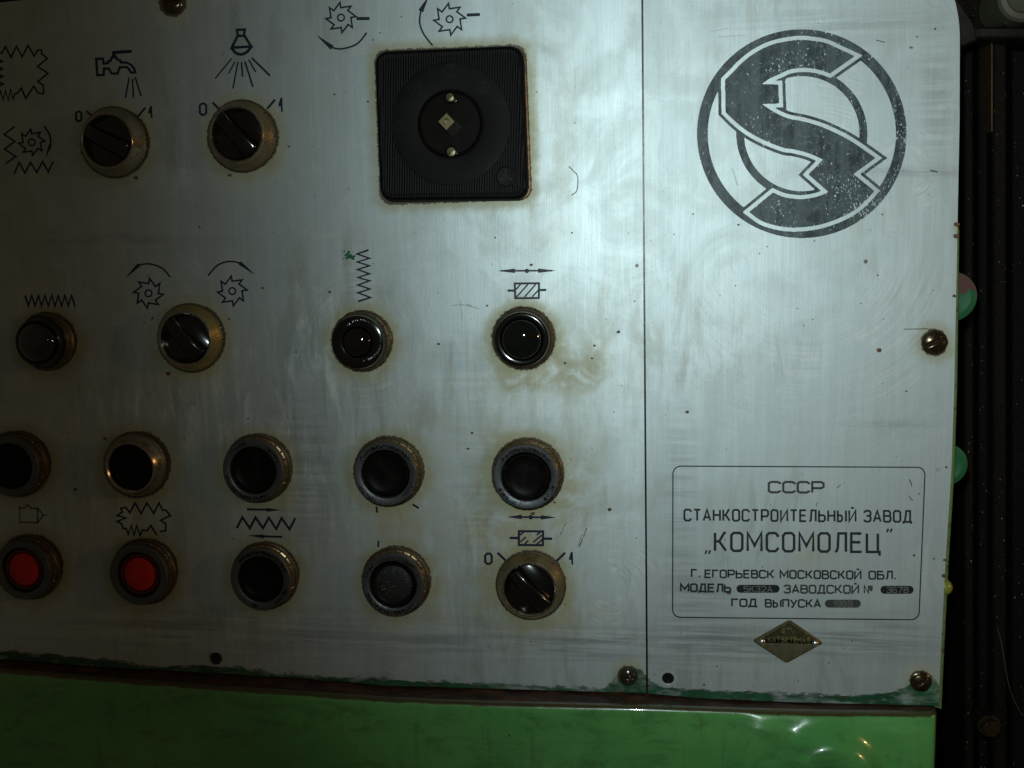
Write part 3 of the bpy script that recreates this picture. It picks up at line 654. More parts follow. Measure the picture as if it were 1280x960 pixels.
scuffs('scratch', SCRATCH, [([(565, 382), (580, 381), (599, 386)], 1.4), ([(575, 374), (577, 392), (578, 402)], 1.0), ([(484, 485), (492, 503), (504, 540)], 1.0), ([(520, 410), (524, 422)], 1.6), ([(583, 380), (590, 383)], 1.8),
    ([(520, 470), (534, 480)], .8)])
scuffs('scratch', SCRATCH, [([(915, 210), (918, 219), (922, 232)], 1.2), ([(898, 46), (932, 44)], .8), ([(900, 652), (905, 657)], 1.0), ([(1047, 594), (1060, 590)], .7), ([(888, 40), (910, 35)], .6)], PR)
scuffs('scratch', SCUFF, [([(1137, 599), (1140, 608)], 1.2), ([(1136, 620), (1141, 626)], 1.0), ([(1046, 610), (1051, 606)], .8), ([(1020, 633), (1022, 628)], .8), ([(1130, 411.5), (1160, 411)], .9),
    ([(1095, 50), (1106, 53)], 1.0), ([(1137, 59), (1141, 60)], 2.0), ([(1163, 213), (1172, 215)], 1.6)], PR)
# dry specks and blobs of rust
def speck(k, x, y, r):
    n = 9; ph = random.random()*6; k.poly([(x+r*(.75+.35*random.random())*cos(2*pi*i/n+ph)*1.25, y+r*(.7+.35*random.random())*sin(2*pi*i/n+ph)) for i in range(n)])
k = Ink(.05)
for x, y, r in [(210, 467, 3.2), (190.5, 398, 1.6), (286.5, 399, 1.5), (328, 360, 1.6), (548, 430, 1.8), (609, 382, 1.4), (706, 454, 1.7), (773, 415, 2.2), (743, 432, 1.5), (740, 448, 1.4), (412, 365, 1.8), (590, 541, 1.6), (585, 561, 1.6), (762, 637, 2.4), (664, 331, 1.8), (666, 642, 2.5), (693, 628, 1.6), (170, 222, 2.6), (287, 219, 2.2), (631, 886, .1),
                (361, 183, 1.4), (370, 440, 1.2), (310, 523, 1.4), (418, 118, 1.4), (460, 127, 1.3), (619, 297, 1.2), (715, 291, 1.2), (131, 548, 2), (94, 612, 2)]: speck(k, x, y, r)
k.make('dirt_specks', WARMSTAIN, PL)['kind'] = 'stuff'
k = Ink(.05)
for x, y, r in [(859, 515, 2.2), (1099, 438, 3), (1169, 36, 1.4), (1146, 46, 1.2), (911, 741, 2.6), (880, 856, 1.5), (1183, 584, 1.6), (1133, 489, 1.2), (1193, 370, 2.2), (1196, 281, 3.5), (1195, 295, 3.5), (1103, 268, 1.1), (923, 281, 1.3), (1180, 720, 2.8), (1181, 700, 2)]: speck(k, x, y, r)
k.make('dirt_specks', WARMSTAIN, PR)['kind'] = 'stuff'
k = Ink(.05)
for i in range(26): speck(k, 438+random.gauss(0, 5.5), 320+random.gauss(0, 2.5), .5+random.random()*1.5)
k.make('paint_spatter', DISCG, PL)['kind'] = 'stuff'

# ------------------------------------------------------------------ print on the right plate
def R_(name, mat, s, *a, lab=None):
    k = Ink(.1)
    for args in ([(s, *a)] if isinstance(s, str) else s): text(k, *args)
    return k.make(name, mat, PR, lab)
R_('lettering', INKF, 'СССР', 961, 1029.5, 602.4, 615.4, 602.6, 615.8, 2.2)
R_('lettering', INK, [('СТАНКОСТРОИТЕЛЬНЫЙ', 855.5, 1069.5, 637, 650.6, 638.2, 651.8, 1.9), ('ЗАВОД', 1080.5, 1139, 638.5, 652, 638.8, 652.4, 1.9)])
R_('lettering', INK, [('КОМСОМОЛЕЦ', 893.8, 1099.5, 666, 688.4, 667, 690, 2.5)])
for x, y in ((881.5, 692.5), (1108.5, 665.5)):
    k = Ink(.1); k.line([(x, y), (x+2.0, y-4.6), (x+2.9, y-4.6)], 1.6, taper=[.8, 1.2, 1.0]); k.V = []; k.F = []
    for d in (0, 4.4): k.line([(x+d, y), (x+d+2.0, y-4.6)], 1.8, taper=[.8, 1.2])
    k.make('lettering', INK, PR)
R_('lettering', INK, [('Г.', 864.5, 875, 712.2, 721.2, 712.2, 721.2, 1.7), ('ЕГОРЬЕВСК', 881.5, 967, 712.8, 721.8, 713.3, 722.4, 1.6), ('МОСКОВСКОЙ', 975.5, 1076, 713.3, 722.6, 714, 723.6, 1.6), ('ОБЛ.', 1086.5, 1119.5, 714.2, 723.6, 714.4, 723.8, 1.6)])
R_('lettering', INK, [('МОДЕЛЬ', 851, 913, 730, 739, 730.6, 739.8, 1.8)])
R_('lettering', INKF, [('ЗАВОДСКОЙ', 980.5, 1073, 731.8, 741, 732, 741.6, 1.7), ('№', 1080.5, 1094, 732, 741.4, 732, 741.4, 1.5)])
R_('lettering', INK, [('ГОД', 915, 945.5, 749, 757.8, 749.2, 758, 1.7), ('ВЫПУСКА', 957, 1025.5, 749.6, 758.6, 750, 759, 1.6)])
def pill(x0, x1, y0, y1, mat):
    k = Ink(.06); r = (y1-y0)/2; k.k = 0
    pts = [(x1-r+r*sin(a), y0+r-r*cos(a)) for a in [pi*i/10 for i in range(11)]]+[(x0+r-r*sin(a), y0+r+r*cos(a)) for a in [pi*i/10 for i in range(11)]]
    k.poly(pts); return k.make('number_field', mat, PR)
PILLB = mat_print('pill_black_print', (.010, .012, .018), -.2, 44); PILLG = mat_print('pill_grey_print', (.04, .038, .036), -.1, 48, .22)
STAMP = mat_print('stamped_digits', (.15, .17, .15), .10, 52, .25)
pill(920.5, 974.5, 731, 741, PILLB); pill(1100.5, 1142, 732.2, 742.3, PILLB); pill(1031, 1076, 749.6, 759.6, PILLG)
def stamp(s, x0, x1, yt, yb):
    k = Ink(.5); text(k, s, x0, x1, yt, yb, yt+.3, yb+.3, 1.05); k.make('stamped_number', STAMP, PR)
stamp('5К32А', 930, 965, 732.8, 739.6); stamp('3678', 1109, 1135, 733.8, 740.8); stamp('1969', 1042, 1065, 751.2, 758)
k = Ink(.1)
fr = [(841.2, 582.6), (1156.6, 584.2), (1148.6, 774.8), (840.7, 771.6)]
k.line(roundpoly(fr, 9, 6), 1.15, True); k.make('frame_line', INK, PR)
Ink.fat = 1.0

# ------------------------------------------------------------------ emblem, traced and rasterised to a contour mesh
def emblem():
    body = [(906.3, 100), (915, 91.3), (930, 76.3), (947.5, 63.8), (967.5, 55), (992.5, 50.3), (1005, 49.8), (1030, 53.1), (1045, 59.4), (1068.5, 70.2), (1037.5, 91.9),
            (1022.5, 86.9), (1005, 85), (987.5, 86.9), (975, 92.5), (962.5, 98), (951.9, 105.2), (973, 105.6), (973.8, 129.4), (952.5, 130), (967.5, 140), (985, 147.9), (1005, 151.9), (1027.5, 158.8),
            (1050, 168.8), (1067.5, 178.8), (1083.8, 190), (1094.4, 197.5), (1066.9, 217.5), (1093, 238.8), (1087.5, 245), (1075, 257.5), (1060, 267.5), (1040, 276.3), (1020, 281.9), (998.8, 284.4),
            (980, 283.8), (962.5, 280), (950, 275), (936.3, 265), (966.3, 240.6), (980, 246.3), (997.5, 248.8), (1010, 248.1), (1023.8, 245), (1035.6, 240), (1010.6, 218.1), (1028.8, 199.4),
            (1010, 191.3), (990, 186.3), (980, 185), (960, 177.5), (940, 167.5), (922.5, 155), (906.9, 140)]
    bd = np.array(body, float); n_ = len(bd); sharp = []
    for i in range(n_):
        a = bd[i]-bd[i-1]; b = bd[(i+1) % n_]-bd[i]
        sharp.append(abs(math.degrees(atan2(a[0]*b[1]-a[1]*b[0], a@b))) > 27)
    st = sharp.index(True); idx = [(st+i) % n_ for i in range(n_+1)]; run = [tuple(bd[idx[0]])]; body = []
    for i in idx[1:]:
        run.append(tuple(bd[i]))
        if sharp[i]:
            body += (curve(run, 4) if len(run) > 2 else run)[:-1]; run = [tuple(bd[i])]
    def off(poly, d):
        P = np.array(poly, float); n = len(P); out = []
        for i in range(n):
            a = P[i]-P[i-1]; b = P[(i+1) % n]-P[i]; a /= np.linalg.norm(a); b /= np.linalg.norm(b)
            na = np.array([a[1], -a[0]]); nb = np.array([b[1], -b[0]]); m = na+nb; m /= np.linalg.norm(m); out.append(P[i]+m*d/max(.22, m@na))
        return np.array(out)
    x0, y0, nn, ss = 868, 34, 268, 3
    g = (np.arange(nn*ss)+.5)/ss
    X, Y = np.meshgrid(x0+g, y0+g)
    def wind(P):
        wn = np.zeros(X.shape, int); n = len(P)
        for i in range(n):
            a = P[i]; b = P[(i+1) % n]
            c = (b[0]-a[0])*(Y-a[1])-(X-a[0])*(b[1]-a[1])
            wn += ((a[1] <= Y) & (b[1] > Y) & (c > 0)).astype(int); wn -= ((a[1] > Y) & (b[1] <= Y) & (c < 0)).astype(int)
        return wn
    B = wind(np.array(body)); sg = 1 if B.sum() > 0 else -1
    B = B*sg > 0; Wt = wind(off(body, 5.0))*sg > 0; Kl = wind(off(body, 8.8))*sg > 0
    R = np.hypot(X-1002.3, (Y-167.1)*1.004)
    dark = ((R < 131) & (R > 117.6)) | ((R < 82) & (R > 72.2)) | (Kl & (R < 120))
    dark = (dark & ~Wt) | B
    m = dark.reshape(nn, ss, nn, ss).mean((1, 3))
    m = np.pad(m, 1)
    V = {}; vl = []; Fc = []
    def vert(i, j, kind):
        key = (i, j, kind)
        if key in V: return V[key]
        a = m[j, i]
        if kind == 0: fx, fy = i, j
        elif kind == 1: b = m[j, i+1]; fx, fy = i+(.5-a)/(b-a), j
        else: b = m[j+1, i]; fx, fy = i, j+(.5-a)/(b-a)
        x, z = W(x0-.5+fx, y0-.5+fy, .1); vl.append((x, -.1, z)); V[key] = len(vl)-1; return V[key]
    for j in range(m.shape[0]-1):
        run = None
        for i in range(m.shape[1]-1):
            c = [m[j, i] >= .5, m[j, i+1] >= .5, m[j+1, i+1] >= .5, m[j+1, i] >= .5]
            if all(c):
                if run is None: run = i
                if i+1 < m.shape[1]-1: 
                    nxt = m[j, i+2] >= .5 and m[j+1, i+2] >= .5
                    if nxt: continue
                Fc.append((vert(run, j, 0), vert(i+1, j, 0), vert(i+1, j+1, 0), vert(run, j+1, 0))); run = None
            elif any(c):
                cor = [(i, j), (i+1, j), (i+1, j+1), (i, j+1)]; ed = [(i, j, 1), (i+1, j, 2), (i, j+1, 1), (i, j, 2)]; poly = []
                for q in range(4):
                    if c[q]: poly.append(vert(*cor[q], 0))
                    if c[q] != c[(q+1) % 4]: poly.append(vert(*ed[q]))
                if len(poly) > 2: Fc.append(tuple(poly))
    return link('emblem', vl, Fc, LOGO, PR, smooth=False)
emblem()

# ------------------------------------------------------------------ screws holding the plates
DOME = mat_plastic('oily_black_screw', (.012, .009, .006), (.03, .02, .012), .14, .8, .0003, .15)
def screw(px, py, r, parent, slot, cap=3.2, mat=SCREW, label=None):
    x, z = W(px, py); n = 36; prof = [(r, 0), (r, 1.2), (r*.88, cap*.7), (r*.5, cap*.62), (0.01, cap*.6)]
    V, Fc = lathe(prof, n, lambda a, i: .25*sin(5*a+i)*(i < 2), cap=False)
    o = link('screw', V, Fc, mat, parent, (x, 0, z)); a = radians(slot)
    for s in (-1, 1):   # two half moons either side of the slot
        g = r*.13; R1 = r*.80; t0 = math.asin(g/R1); n = 12
        half = [(R1*cos(t0+(pi-2*t0)*i/n), s*R1*sin(t0+(pi-2*t0)*i/n)) for i in range(n+1)]
        half = [(x*cos(a)-y*sin(a), x*sin(a)+y*cos(a)) for x, y in half]
        V, Fc = prism(half, [(0, cap*.5), (0, cap+.2), (.7, cap+1.0)]); link('head_half', V, Fc, mat, o, sharp=50)
    if label: o['label'] = label
    return o
screw(216, 4, 13.5, PL, 5); screw(785, 845, 12, PL, 172, 5.5, mat=DOME, label='domed oily screw'); screw(1168, 428, 14.5, PR, 25, 2.0, label='slotted screw ringed with rust'); screw(1151, 852, 12.5, PR, 40, 3)

# ------------------------------------------------------------------ rotary knobs
def flare(base, a, i): return base
GRIPM = mat_plastic('polished_black_grip', (.0015, .0015, .0015), (.0025, .0025, .0025), .2, .9, spec=.3)
def make_knob():
    t = thing('selector_switch', 'x', 'knob', 0, 0)
    kn = lambda a, i: (.7*(1 if int(a/(2*pi)*180) % 2 else -.3) if i in (1, 2) else 0)
    V, Fc = lathe([(RK-1, 0), (RK, .5), (RK, 4.2), (RK-1.8, 5.6)], 360, kn, cap=False); link('knurled_ring', V, Fc, BRASSD, t, sharp=25)
    V, Fc = lathe([(RK-1.2, 4), (RK-1.6, 6.2), (RK-3.8, 10), (RK-6.6, 15), (RK-8.6, 18.6)], 120, cap=False); link('collar', V, Fc, BRONZE, t)
    V, Fc = lathe([(RK-8.4, 18.2), (RK-8.6, 20), (RK-9.6, 21.2), (RK-11, 21.3), (RK-12.4, 20.3), (RK-13, 17), (RK-13.2, 6)], 120, cap=False); link('rim', V, Fc, CHROME, t)
    # the grip: a carved disc with a raised diagonal bar
    nr, na = 26, 96; R = RK-13.6; V = []; Fc = []
    for j in range(nr+1):
        r = R*j/nr
        for k in range(na):
            a = 2*pi*k/na; x = r*cos(a); z = r*sin(a)
            u = z; v = abs(x)                                  # bar runs along z
            tpr = 1-.25*(z/R); hw = 6.2*tpr
            s = min(1, max(0, (v-hw)/5.0)); s = s*s*(3-2*s)
            bar = 29-5.5*(r/R)**2
            q = (v-hw)/max(1e-3, R-hw); q = min(1, max(0, q))
            flank = 23.5-7.5*sin(pi*.5*min(1, q*1.15))-1.0*q-4.0*(u/R)**2
            h = bar*(1-s)+flank*s
            if j >= nr-1: h = min(h, 21-4*(j-nr+1)) if s > .5 else h-5*(j-nr+1)
            V.append((x, -h, z))
    for j in range(nr):
        for k in range(na):
            k2 = (k+1) % na; Fc.append((j*na+k, j*na+k2, (j+1)*na+k2, (j+1)*na+k))
    for k in range(na):      # skirt down into the bore
        V.append((R*cos(2*pi*k/na), -6, R*sin(2*pi*k/na)))
    for k in range(na):
        k2 = (k+1) % na; Fc.append((nr*na+k, nr*na+k2, (nr+1)*na+k2, (nr+1)*na+k))
    g = link('grip', V, Fc, GRIPM, t, sharp=60); g.rotation_euler = (0, radians(-42), 0)
    return t
kn0 = make_knob()
KL = [('black rotary knob in a dark bronze collar directly under the tap symbol', -62, BRASSD), ('black rotary knob with bronze collar under the lamp symbol with rays', -42, None),
      ('black rotary knob with golden brass collar between and below two cutter wheel symbols', -40, None), ('black rotary knob with bronze collar below the hatched workpiece symbol in the bottom row', -42, None)]
for i, ((px, py), (lab, ang, cm)) in enumerate(zip(KNOBS, KL)):
    o = kn0 if i == 0 else copy_tree(kn0)
    x, z = W(px, py); o.location = (x*U, 0, z*U); o['label'] = lab; o['group'] = 'rotary switches on the control panel'
    for ch in o.children:
        if ch.name.startswith('grip'): ch.rotation_euler = (0, radians(ang), 0)
GOLD = mat_metal('golden_brass', (.50, .35, .12), (.30, .22, .09), .28, .35)
def recolour(o, part, mat):
    for ch in o.children:
        if ch.name.startswith(part): ch.data = ch.data.copy(); ch.data.materials[0] = mat

# ------------------------------------------------------------------ indicator lamps
def pockets(r_out, h0, r_in, h1, n, dep=1.7, seg=288):
    """sloped collar with shallow pockets between n small lugs"""
    P = [(r_out+.2, h0), (r_out-.5, h0+1.0)]
    for t in (.12, .2, .8, .9): P.append((r_out-.6+(r_in-r_out+.6)*t, h0+1+(h1-h0-1)*t))
    P.append((r_in, h1))
    def rf(a, i):
        if i in (3, 4):
            ph = (a/(2*pi)*n) % 1
            return 0 if (ph < .10) else -dep
        return 0
    return lathe(P, seg, rf, cap=False)
def marks(r0, r1, h, arcs, seed, dens=2.6):
    """raised, worn, illegible relief marks round a ring"""
    rd = random.Random(seed); V = []; Fc = []
    for a0, a1 in arcs:
        a = a0
        while a < a1:
            wd = rd.choice([1.1, 1.2, 1.8]); k = rd.random(); da = (wd+rd.random()*1.4)/((r0+r1)/2)*180/pi
            ra, rb = (r0, r1) if k < .55 else ((r0, (r0+r1)/2) if k < .78 else ((r0+r1)/2, r1))
            b = len(V)
            for hh in (h-.1, h+1.2):
                for r, s in ((ra, -1), (ra, 1), (rb, 1), (rb, -1)):
                    t = radians(a)+s*wd/2/r; V.append((r*cos(t), -hh, r*sin(t)))
            Fc += [(b+4, b+5, b+6, b+7), (b, b+1, b+5, b+4), (b+1, b+2, b+6, b+5), (b+2, b+3, b+7, b+6), (b+3, b, b+4, b+7)]
            a += da+.8
    return V, Fc
def make_lamp(lens, lr, bh, markings, label, px, py, rb=33.5):
    x, z = W(px, py); t = thing('indicator_lamp', label, 'indicator lamp', x, z, group='dark indicator lamps in the middle row')
    V, Fc = lathe([(RL, 0), (RL, 2.0), (RL-1.2, 3.2)], 96, lambda a, i: .3*sin(13*a), cap=False); link('base_ring', V, Fc, BRASSD, t)
    V, Fc = pockets(RL-1, 2.6, 34.6, 13, 16, 1.4); link('collar', V, Fc, BRASSD, t, sharp=28)
    V, Fc = lathe([(34.8, 12), (rb+.6, 13.5), (rb, bh-3), (rb-.5, bh-.8), (rb-1.8, bh), (lr+4, bh+.3), (lr+1.4, bh-.4), (lr+.6, bh-3)], 120, cap=False); link('barrel', V, Fc, BLACK, t)
    if markings:
        V, Fc = marks(lr+5.5, rb-3.2, bh+.15, markings, int(px)); link('relief_marks', V, Fc, BLACK, t, smooth=False)['kind'] = 'stuff'
    prof = [(lr+1, bh-3)]+[(lr*cos(b), bh-1.5+lr*.52*sin(b)) for b in [radians(q) for q in range(0, 88, 6)]]+[(.02, bh-1.5+lr*.52)]
    V, Fc = lathe(prof, 96, cap=False); link('lens', V, Fc, lens, t, sharp=80)
    return t
make_lamp(LBLUE, 26, 24, None, 'tall blue-black indicator lamp under the horizontal zigzag at the left edge', *LAMPS[0], rb=31.5)
make_lamp(LBLACK, 18.5, 21, [(60, 150), (165, 200), (-75, 20)], 'black indicator lamp with small dome and lettered rim under the vertical zigzag', *LAMPS[1])
make_lamp(LGREEN, 25, 21, None, 'green-black indicator lamp with a wide dome under the hatched workpiece symbol', *LAMPS[2])

# ------------------------------------------------------------------ push buttons
BG = 'push buttons in the two lower rows'
def make_button(label, px, py, plunger, mk, seed, smooth=False):
    x, z = W(px, py); t = thing('push_button', label, 'push button', x, z, group=BG)
    if smooth:
        kn = lambda a, i: (.5*(1 if int(a/(2*pi)*150) % 2 else -.3) if i in (1, 2) else 0)
        V, Fc = lathe([(RB-3, 0), (RB-2, .5), (RB-2, 4.2), (RB-4, 5.6)], 300, kn, cap=False); link('knurled_ring', V, Fc, BRASSD, t, sharp=25)
        V, Fc = lathe([(RB-3.4, 4), (RB-4, 7), (RB-6, 12), (RB-9, 17), (RB-10.5, 19)], 120, cap=False); link('collar', V, Fc, CHROME, t)
        V, Fc = lathe([(RB-10.4, 18.6), (RB-10.9, 20), (RB-12, 20.8), (RB-13.6, 20.6), (RB-15, 18.8), (RB-15.5, 5)], 120, cap=False); link('rim', V, Fc, CHROME, t)
    else:
        kn = lambda a, i: (.55*sin(75*a)*.6+.3*sin(7*a+seed) if i in (1, 2) else 0)
        V, Fc = lathe([(RB-.6, 0), (RB, .5), (RB, 3.2), (RB-1.6, 4.4), (RB-3, 4.0)], 360, kn, cap=False); link('base_ring', V, Fc, BRASSD, t, sharp=40)
        V, Fc = pockets(RB-2.6, 3.8, 41.3, 16.5, 24, 1.7); link('collar', V, Fc, BRONZE if px > 280 else BRASSD, t, sharp=28)
        V, Fc = lathe([(41.3, 16.2), (41, 17.9), (40, 18.8), (32.6, 19), (31.3, 18.2), (30.8, 16), (30.6, 6)], 120, cap=False); link('front_ring', V, Fc, STEEL, t)
        if mk:
            V, Fc = marks(34.2, 38.4, 19, mk, seed); link('relief_marks', V, Fc, DARKR, t, smooth=False)['kind'] = 'stuff'
    if plunger == 'red':
        V, Fc = lathe([(29.6, 6), (29.4, 13), (27.5, 15.2), (25, 15.4), (23, 13.6)], 96, cap=False); link('red_shroud', V, Fc, REDD, t)
        V, Fc = lathe([(23.2, 12), (22.2, 15.2), (20.6, 16.4), (12, 16.9), (4, 17)], 96); link('button_cap', V, Fc, RED, t)
    elif plunger == 'grit':
        V, Fc = lathe([(29.8, 6), (29.4, 14.5), (28, 16.4), (25.5, 16.2), (24, 15.4)], 96, cap=False); link('plunger', V, Fc, DISH, t)
        V, Fc = lathe([(24.6, 15.2), (22, 16), (12, 16.8), (4, 17)], 96); link('button_cap', V, Fc, GRIT, t)
    else:
        V, Fc = lathe([(29.8, 6), (29.4, 13.5), (28, 15.4), (26.4, 15.4), (25, 14.2), (22, 12.6), (14, 12), (4, 11.9)], 96); link('plunger', V, Fc, DISH, t)
    return t
full = [(35, 150), (205, 250), (-50, -15)]
BL = [('black push button with ribbed collar cut by the left edge, upper button row', 'blk', None), ('black push button with a smooth nickel collar and no ribs', 'blk', None),
      ('black push button with lettered grey ring, above the pair of arrows round the long zigzag', 'blk', [(105, 140), (20, 50), (190, 265), (270, 300)]), ('black push button with lettered ring, right above the sparkling gritty button', 'blk', full),
      ('black push button in stained collar, directly above the double arrow and worn workpiece symbol', 'blk', full), ('darker red push button cut close to the left edge, bottom row', 'red', None),
      ('bright red push button under the closed jagged contour symbol', 'red', None), ('black push button under the lower arrow of the long zigzag, beside the bright red button', 'blk', [(20, 140), (-60, -20), (250, 262)]),
      ('black push button with a sparkling gritty cap left of the bottom knob', 'grit', [(40, 62), (135, 165), (200, 320)])]
for i, ((px, py), (lab, pl, mk)) in enumerate(zip(BUTS, BL)): make_button(lab, px, py, pl, mk, i+3, smooth=(i == 1))
for i, o in enumerate([o for o in COL.objects if o.name.startswith('selector_switch')]):
    if i == 2: recolour(o, 'collar', GOLD)
    if i == 0: recolour(o, 'collar', CHROME)

for o in list(COL.objects):
    if o.name.startswith(('push_button', 'selector_switch', 'indicator_lamp')):
        o.rotation_euler = (random.gauss(0, .012), 0, random.gauss(0, .012))
        for ch in o.children:
            if ch.name.startswith(('collar', 'base_ring', 'knurled_ring', 'front_ring', 'rim', 'plunger', 'button_cap')):
                ch.rotation_euler = (0, random.random()*6.28, 0)
# ------------------------------------------------------------------ square rotary switch with its handle missing
cx, cz = W(563, 155, 15)
SWT = thing('rotary_switch', 'large square black bakelite switch with bare brass square shaft', 'switch', cx, cz)
loc = lambda px, py, h: tuple(np.array(W(px, py, h))-np.array((cx, cz)))
base = roundpoly([loc(471.5, 67, 2), loc(657.5, 58.5, 2), loc(665, 250.5, 2), loc(479, 253, 2)], 15, 7)
V, Fc = prism(base, [(0, 0), (0, 3.4), (.8, 4)]); link('gasket', V, Fc, RUSTM, SWT)
fr = roundpoly([loc(469, 65, 9), loc(654, 57.3, 9), loc(661, 249.5, 9), loc(476.3, 251.5, 9)], 15, 7)
V, Fc = prism(fr, [(-.4, 3.5), (-.4, 9), (.6, 13), (3, 15.6), (5.5, 15.9), (8, 14.8), (9, 14.8)]); link('housing', V, Fc, RIBBED, SWT, sharp=50)
V, Fc = lathe([(73, 14.6), (72.4, 15.3), (70, 15.5), (42, 15.4), (41, 15.2)], 120); link('dial_disc', V, Fc, BLACKM, SWT)
V, Fc = lathe([(41, 15.2), (40.4, 17.5), (38.8, 18.4), (37.6, 17.2), (36, 15.9), (22, 15.8), (4, 15.8)], 120); link('hub', V, Fc, BLACK, SWT)
def relief(px, py, r, ch, s):
    k = [];
    class L(Ink):
        def _p(q, p, h): v = loc(p[0], p[1], 15.5+h); q.V.append((v[0], -(15.5+h), v[1])); return len(q.V)-1
    L_ = L(.15); L_.ring((px, py), r, 1.0, 24)
    if ch: text(L_, ch, px-s*.3, px+s*.3, py-s/2, py+s/2, py-s/2, py+s/2, 1.1)
    link('dial_numeral', L_.V, L_.F, RELIEF, SWT, smooth=False)
RELIEF = mat_plastic('dusty_relief', (.006, .006, .0045), (.011, .0105, .008), .45, spec=.12)
relief(519, 112, 7.5, '1', 9); relief(563, 88.5, 8, '2', 10); relief(604, 109, 7.5, '3', 9); relief(498.5, 158.5, 7, '0', 8)
# maker's roundel in the corner
V, Fc = lathe([(12.4, 14.6), (12, 15.6), (11, 15.8), (10.6, 15.0), (10, 14.95)], 48); x, z = loc(632.4, 220.6, 15)
rd = link('maker_roundel', V, Fc, BLACKM, SWT, (x, 0, z))
V = []; Fc = []
for a0 in (90, 210, 330, 270, 30, 150):
    a = radians(a0); L = 8.5 if a0 in (90, 210, 330) else 5.5; b = len(V)
    for d, q in ((.6, .5), (L, .5), (L, -.5), (.6, -.5)):
        wd = (2.4 if a0 in (90, 210, 330) else 1.1)*(1 if d > 1 else .6)
        V.append((d*cos(a)-q*wd*sin(a), -15.5-.01*(a0 % 7), d*sin(a)+q*wd*cos(a)))
    Fc.append((b, b+1, b+2, b+3))
link('roundel_mark', V, Fc, RELIEF, rd, smooth=False)
for px, py, a, s in ((562.8, 122, 30, 1), (564.2, 190, 35, 1.1)):
    x, z = loc(px, py, 17); V, Fc = lathe([(7.5*s, 15.5), (7.4*s, 17.2), (6.6*s, 17.6), (6.1*s, 16.6)], 36); q = link('screw_well', V, Fc, BLACK, SWT, (x, 0, z))
    V, Fc = lathe([(5.6*s, 16.4), (5.5*s, 18.4), (4.6*s, 19.6), (2, 20)], 28); link('screw_head', V, Fc, BRASSK, q)
    a = radians(a); V = []
    for t, d, h in [(-5, -.8, 20.1), (5, -.8, 20.1), (5, .8, 20.1), (-5, .8, 20.1)]: V.append((t*cos(a)-d*sin(a), -h, t*sin(a)+d*cos(a)))
    link('screw_slot', V, [(0, 1, 2, 3)], SCREW, q, smooth=False)
# square shaft with centre hole
x, z = loc(558, 152, 38); d = 7.4; a = radians(45-3); sq = [(x+1.45*d*cos(a0), z+1.45*d*sin(a0)) for a0 in [a+pi/4+i*pi/2 for i in range(4)]]
V = []; Fc = []; hr = 3.1
for h in (15.8, 37.4): V += [(p[0], -h, p[1]) for p in sq]
ins = [(x+(p[0]-x)*.9, z+(p[1]-z)*.9) for p in sq]; V += [(p[0], -38.2, p[1]) for p in ins]
for h in (0, 4):
    for i in range(4): Fc.append((h+i, h+(i+1) % 4, h+4+(i+1) % 4, h+4+i))
n0 = len(V); hn = 16; hr = 3.9
for h in (38.2, 30): V += [(x+hr*cos(a+pi/2*.5+2*pi*i/hn), -h, z+hr*sin(a+pi/2*.5+2*pi*i/hn)) for i in range(hn)]
for i in range(4):
    for j in range(4): Fc.append((8+i, n0+(i*4+j+1) % hn, n0+i*4+j)) if j < 2 else Fc.append((8+(i+1) % 4, n0+(i*4+j+1) % hn, n0+i*4+j))
    Fc.append((8+i, 8+(i+1) % 4, n0+(i*4+2) % hn))
for i in range(hn): Fc.append((n0+i, n0+(i+1) % hn, n0+hn+(i+1) % hn, n0+hn+i))
Fc.append(tuple(n0+hn+i for i in range(hn)))
link('square_shaft', V, Fc, BRASSK, SWT, smooth=False)

# ------------------------------------------------------------------ diamond badge
bx, bz = W(985, 802)
BD = thing('maker_badge', 'small diamond shaped olive brass badge riveted below the lettering frame', 'badge', bx, bz)
bl = lambda px, py, h=2: tuple(np.array(W(px, py, h))-np.array((bx, bz)))
dia = roundpoly([bl(986.5, 774.6), bl(1029.5, 803.6), bl(983, 829), bl(940.5, 801)], 3.0, 4)
V, Fc = prism(dia, [(0, 0), (0, 2), (.8, 2.8), (3.2, 2.9), (4.4, 1.5), (5, 1.4)]); link('badge_plate', V, Fc, BADGE, BD, sharp=30)
class BI(Ink):
    def _p(q, p, h): v = bl(p[0], p[1], 1.6+h); q.V.append((v[0], -(1.6+h), v[1])); return len(q.V)-1
G['E'] = G['Е']; G['T'] = G['Т']; G['K'] = G['К']; G['A'] = G['А']; G['H'] = G['Н']
for s, a in (('ETV', (977.5, 993.5, 786, 791.5, 786.6, 792)), ('KATSETEHAS', (960, 1012.5, 797, 802, 798.4, 803.6))):
    k = BI(.3); text(k, s, *a, 1.15)
    V = list(k.V); Fc = list(k.F); n = len(V)         # give the letters height
    V2 = [(x, y+.9, z) for x, y, z in V]; F2 = []
    for f in Fc:
        m = len(f)
        for i in range(m): F2.append((f[i], f[(i+1) % m], f[(i+1) % m]+n, f[i]+n))
    link('badge_lettering', [(x, y-.5, z) for x, y, z in V]+V2, Fc+F2, BRASS, BD, smooth=False)
k = BI(1.35); k.line([(986.4, 777.8), (1025, 803.5), (983, 825.8), (945, 801.2)], 1.5, True); link('badge_rim', k.V, k.F, BRASS, BD, smooth=False)
for px, py in ((952.8, 802), (1019, 804.3)):
    x, z = bl(px, py); V, Fc = lathe([(4.3, 1.2), (4.2, 2.6), (3.4, 4.2), (1.8, 5.1), (.02, 5.3)], 32, cap=False); link('rivet', V, Fc, SILV, BD, (x, 0, z))

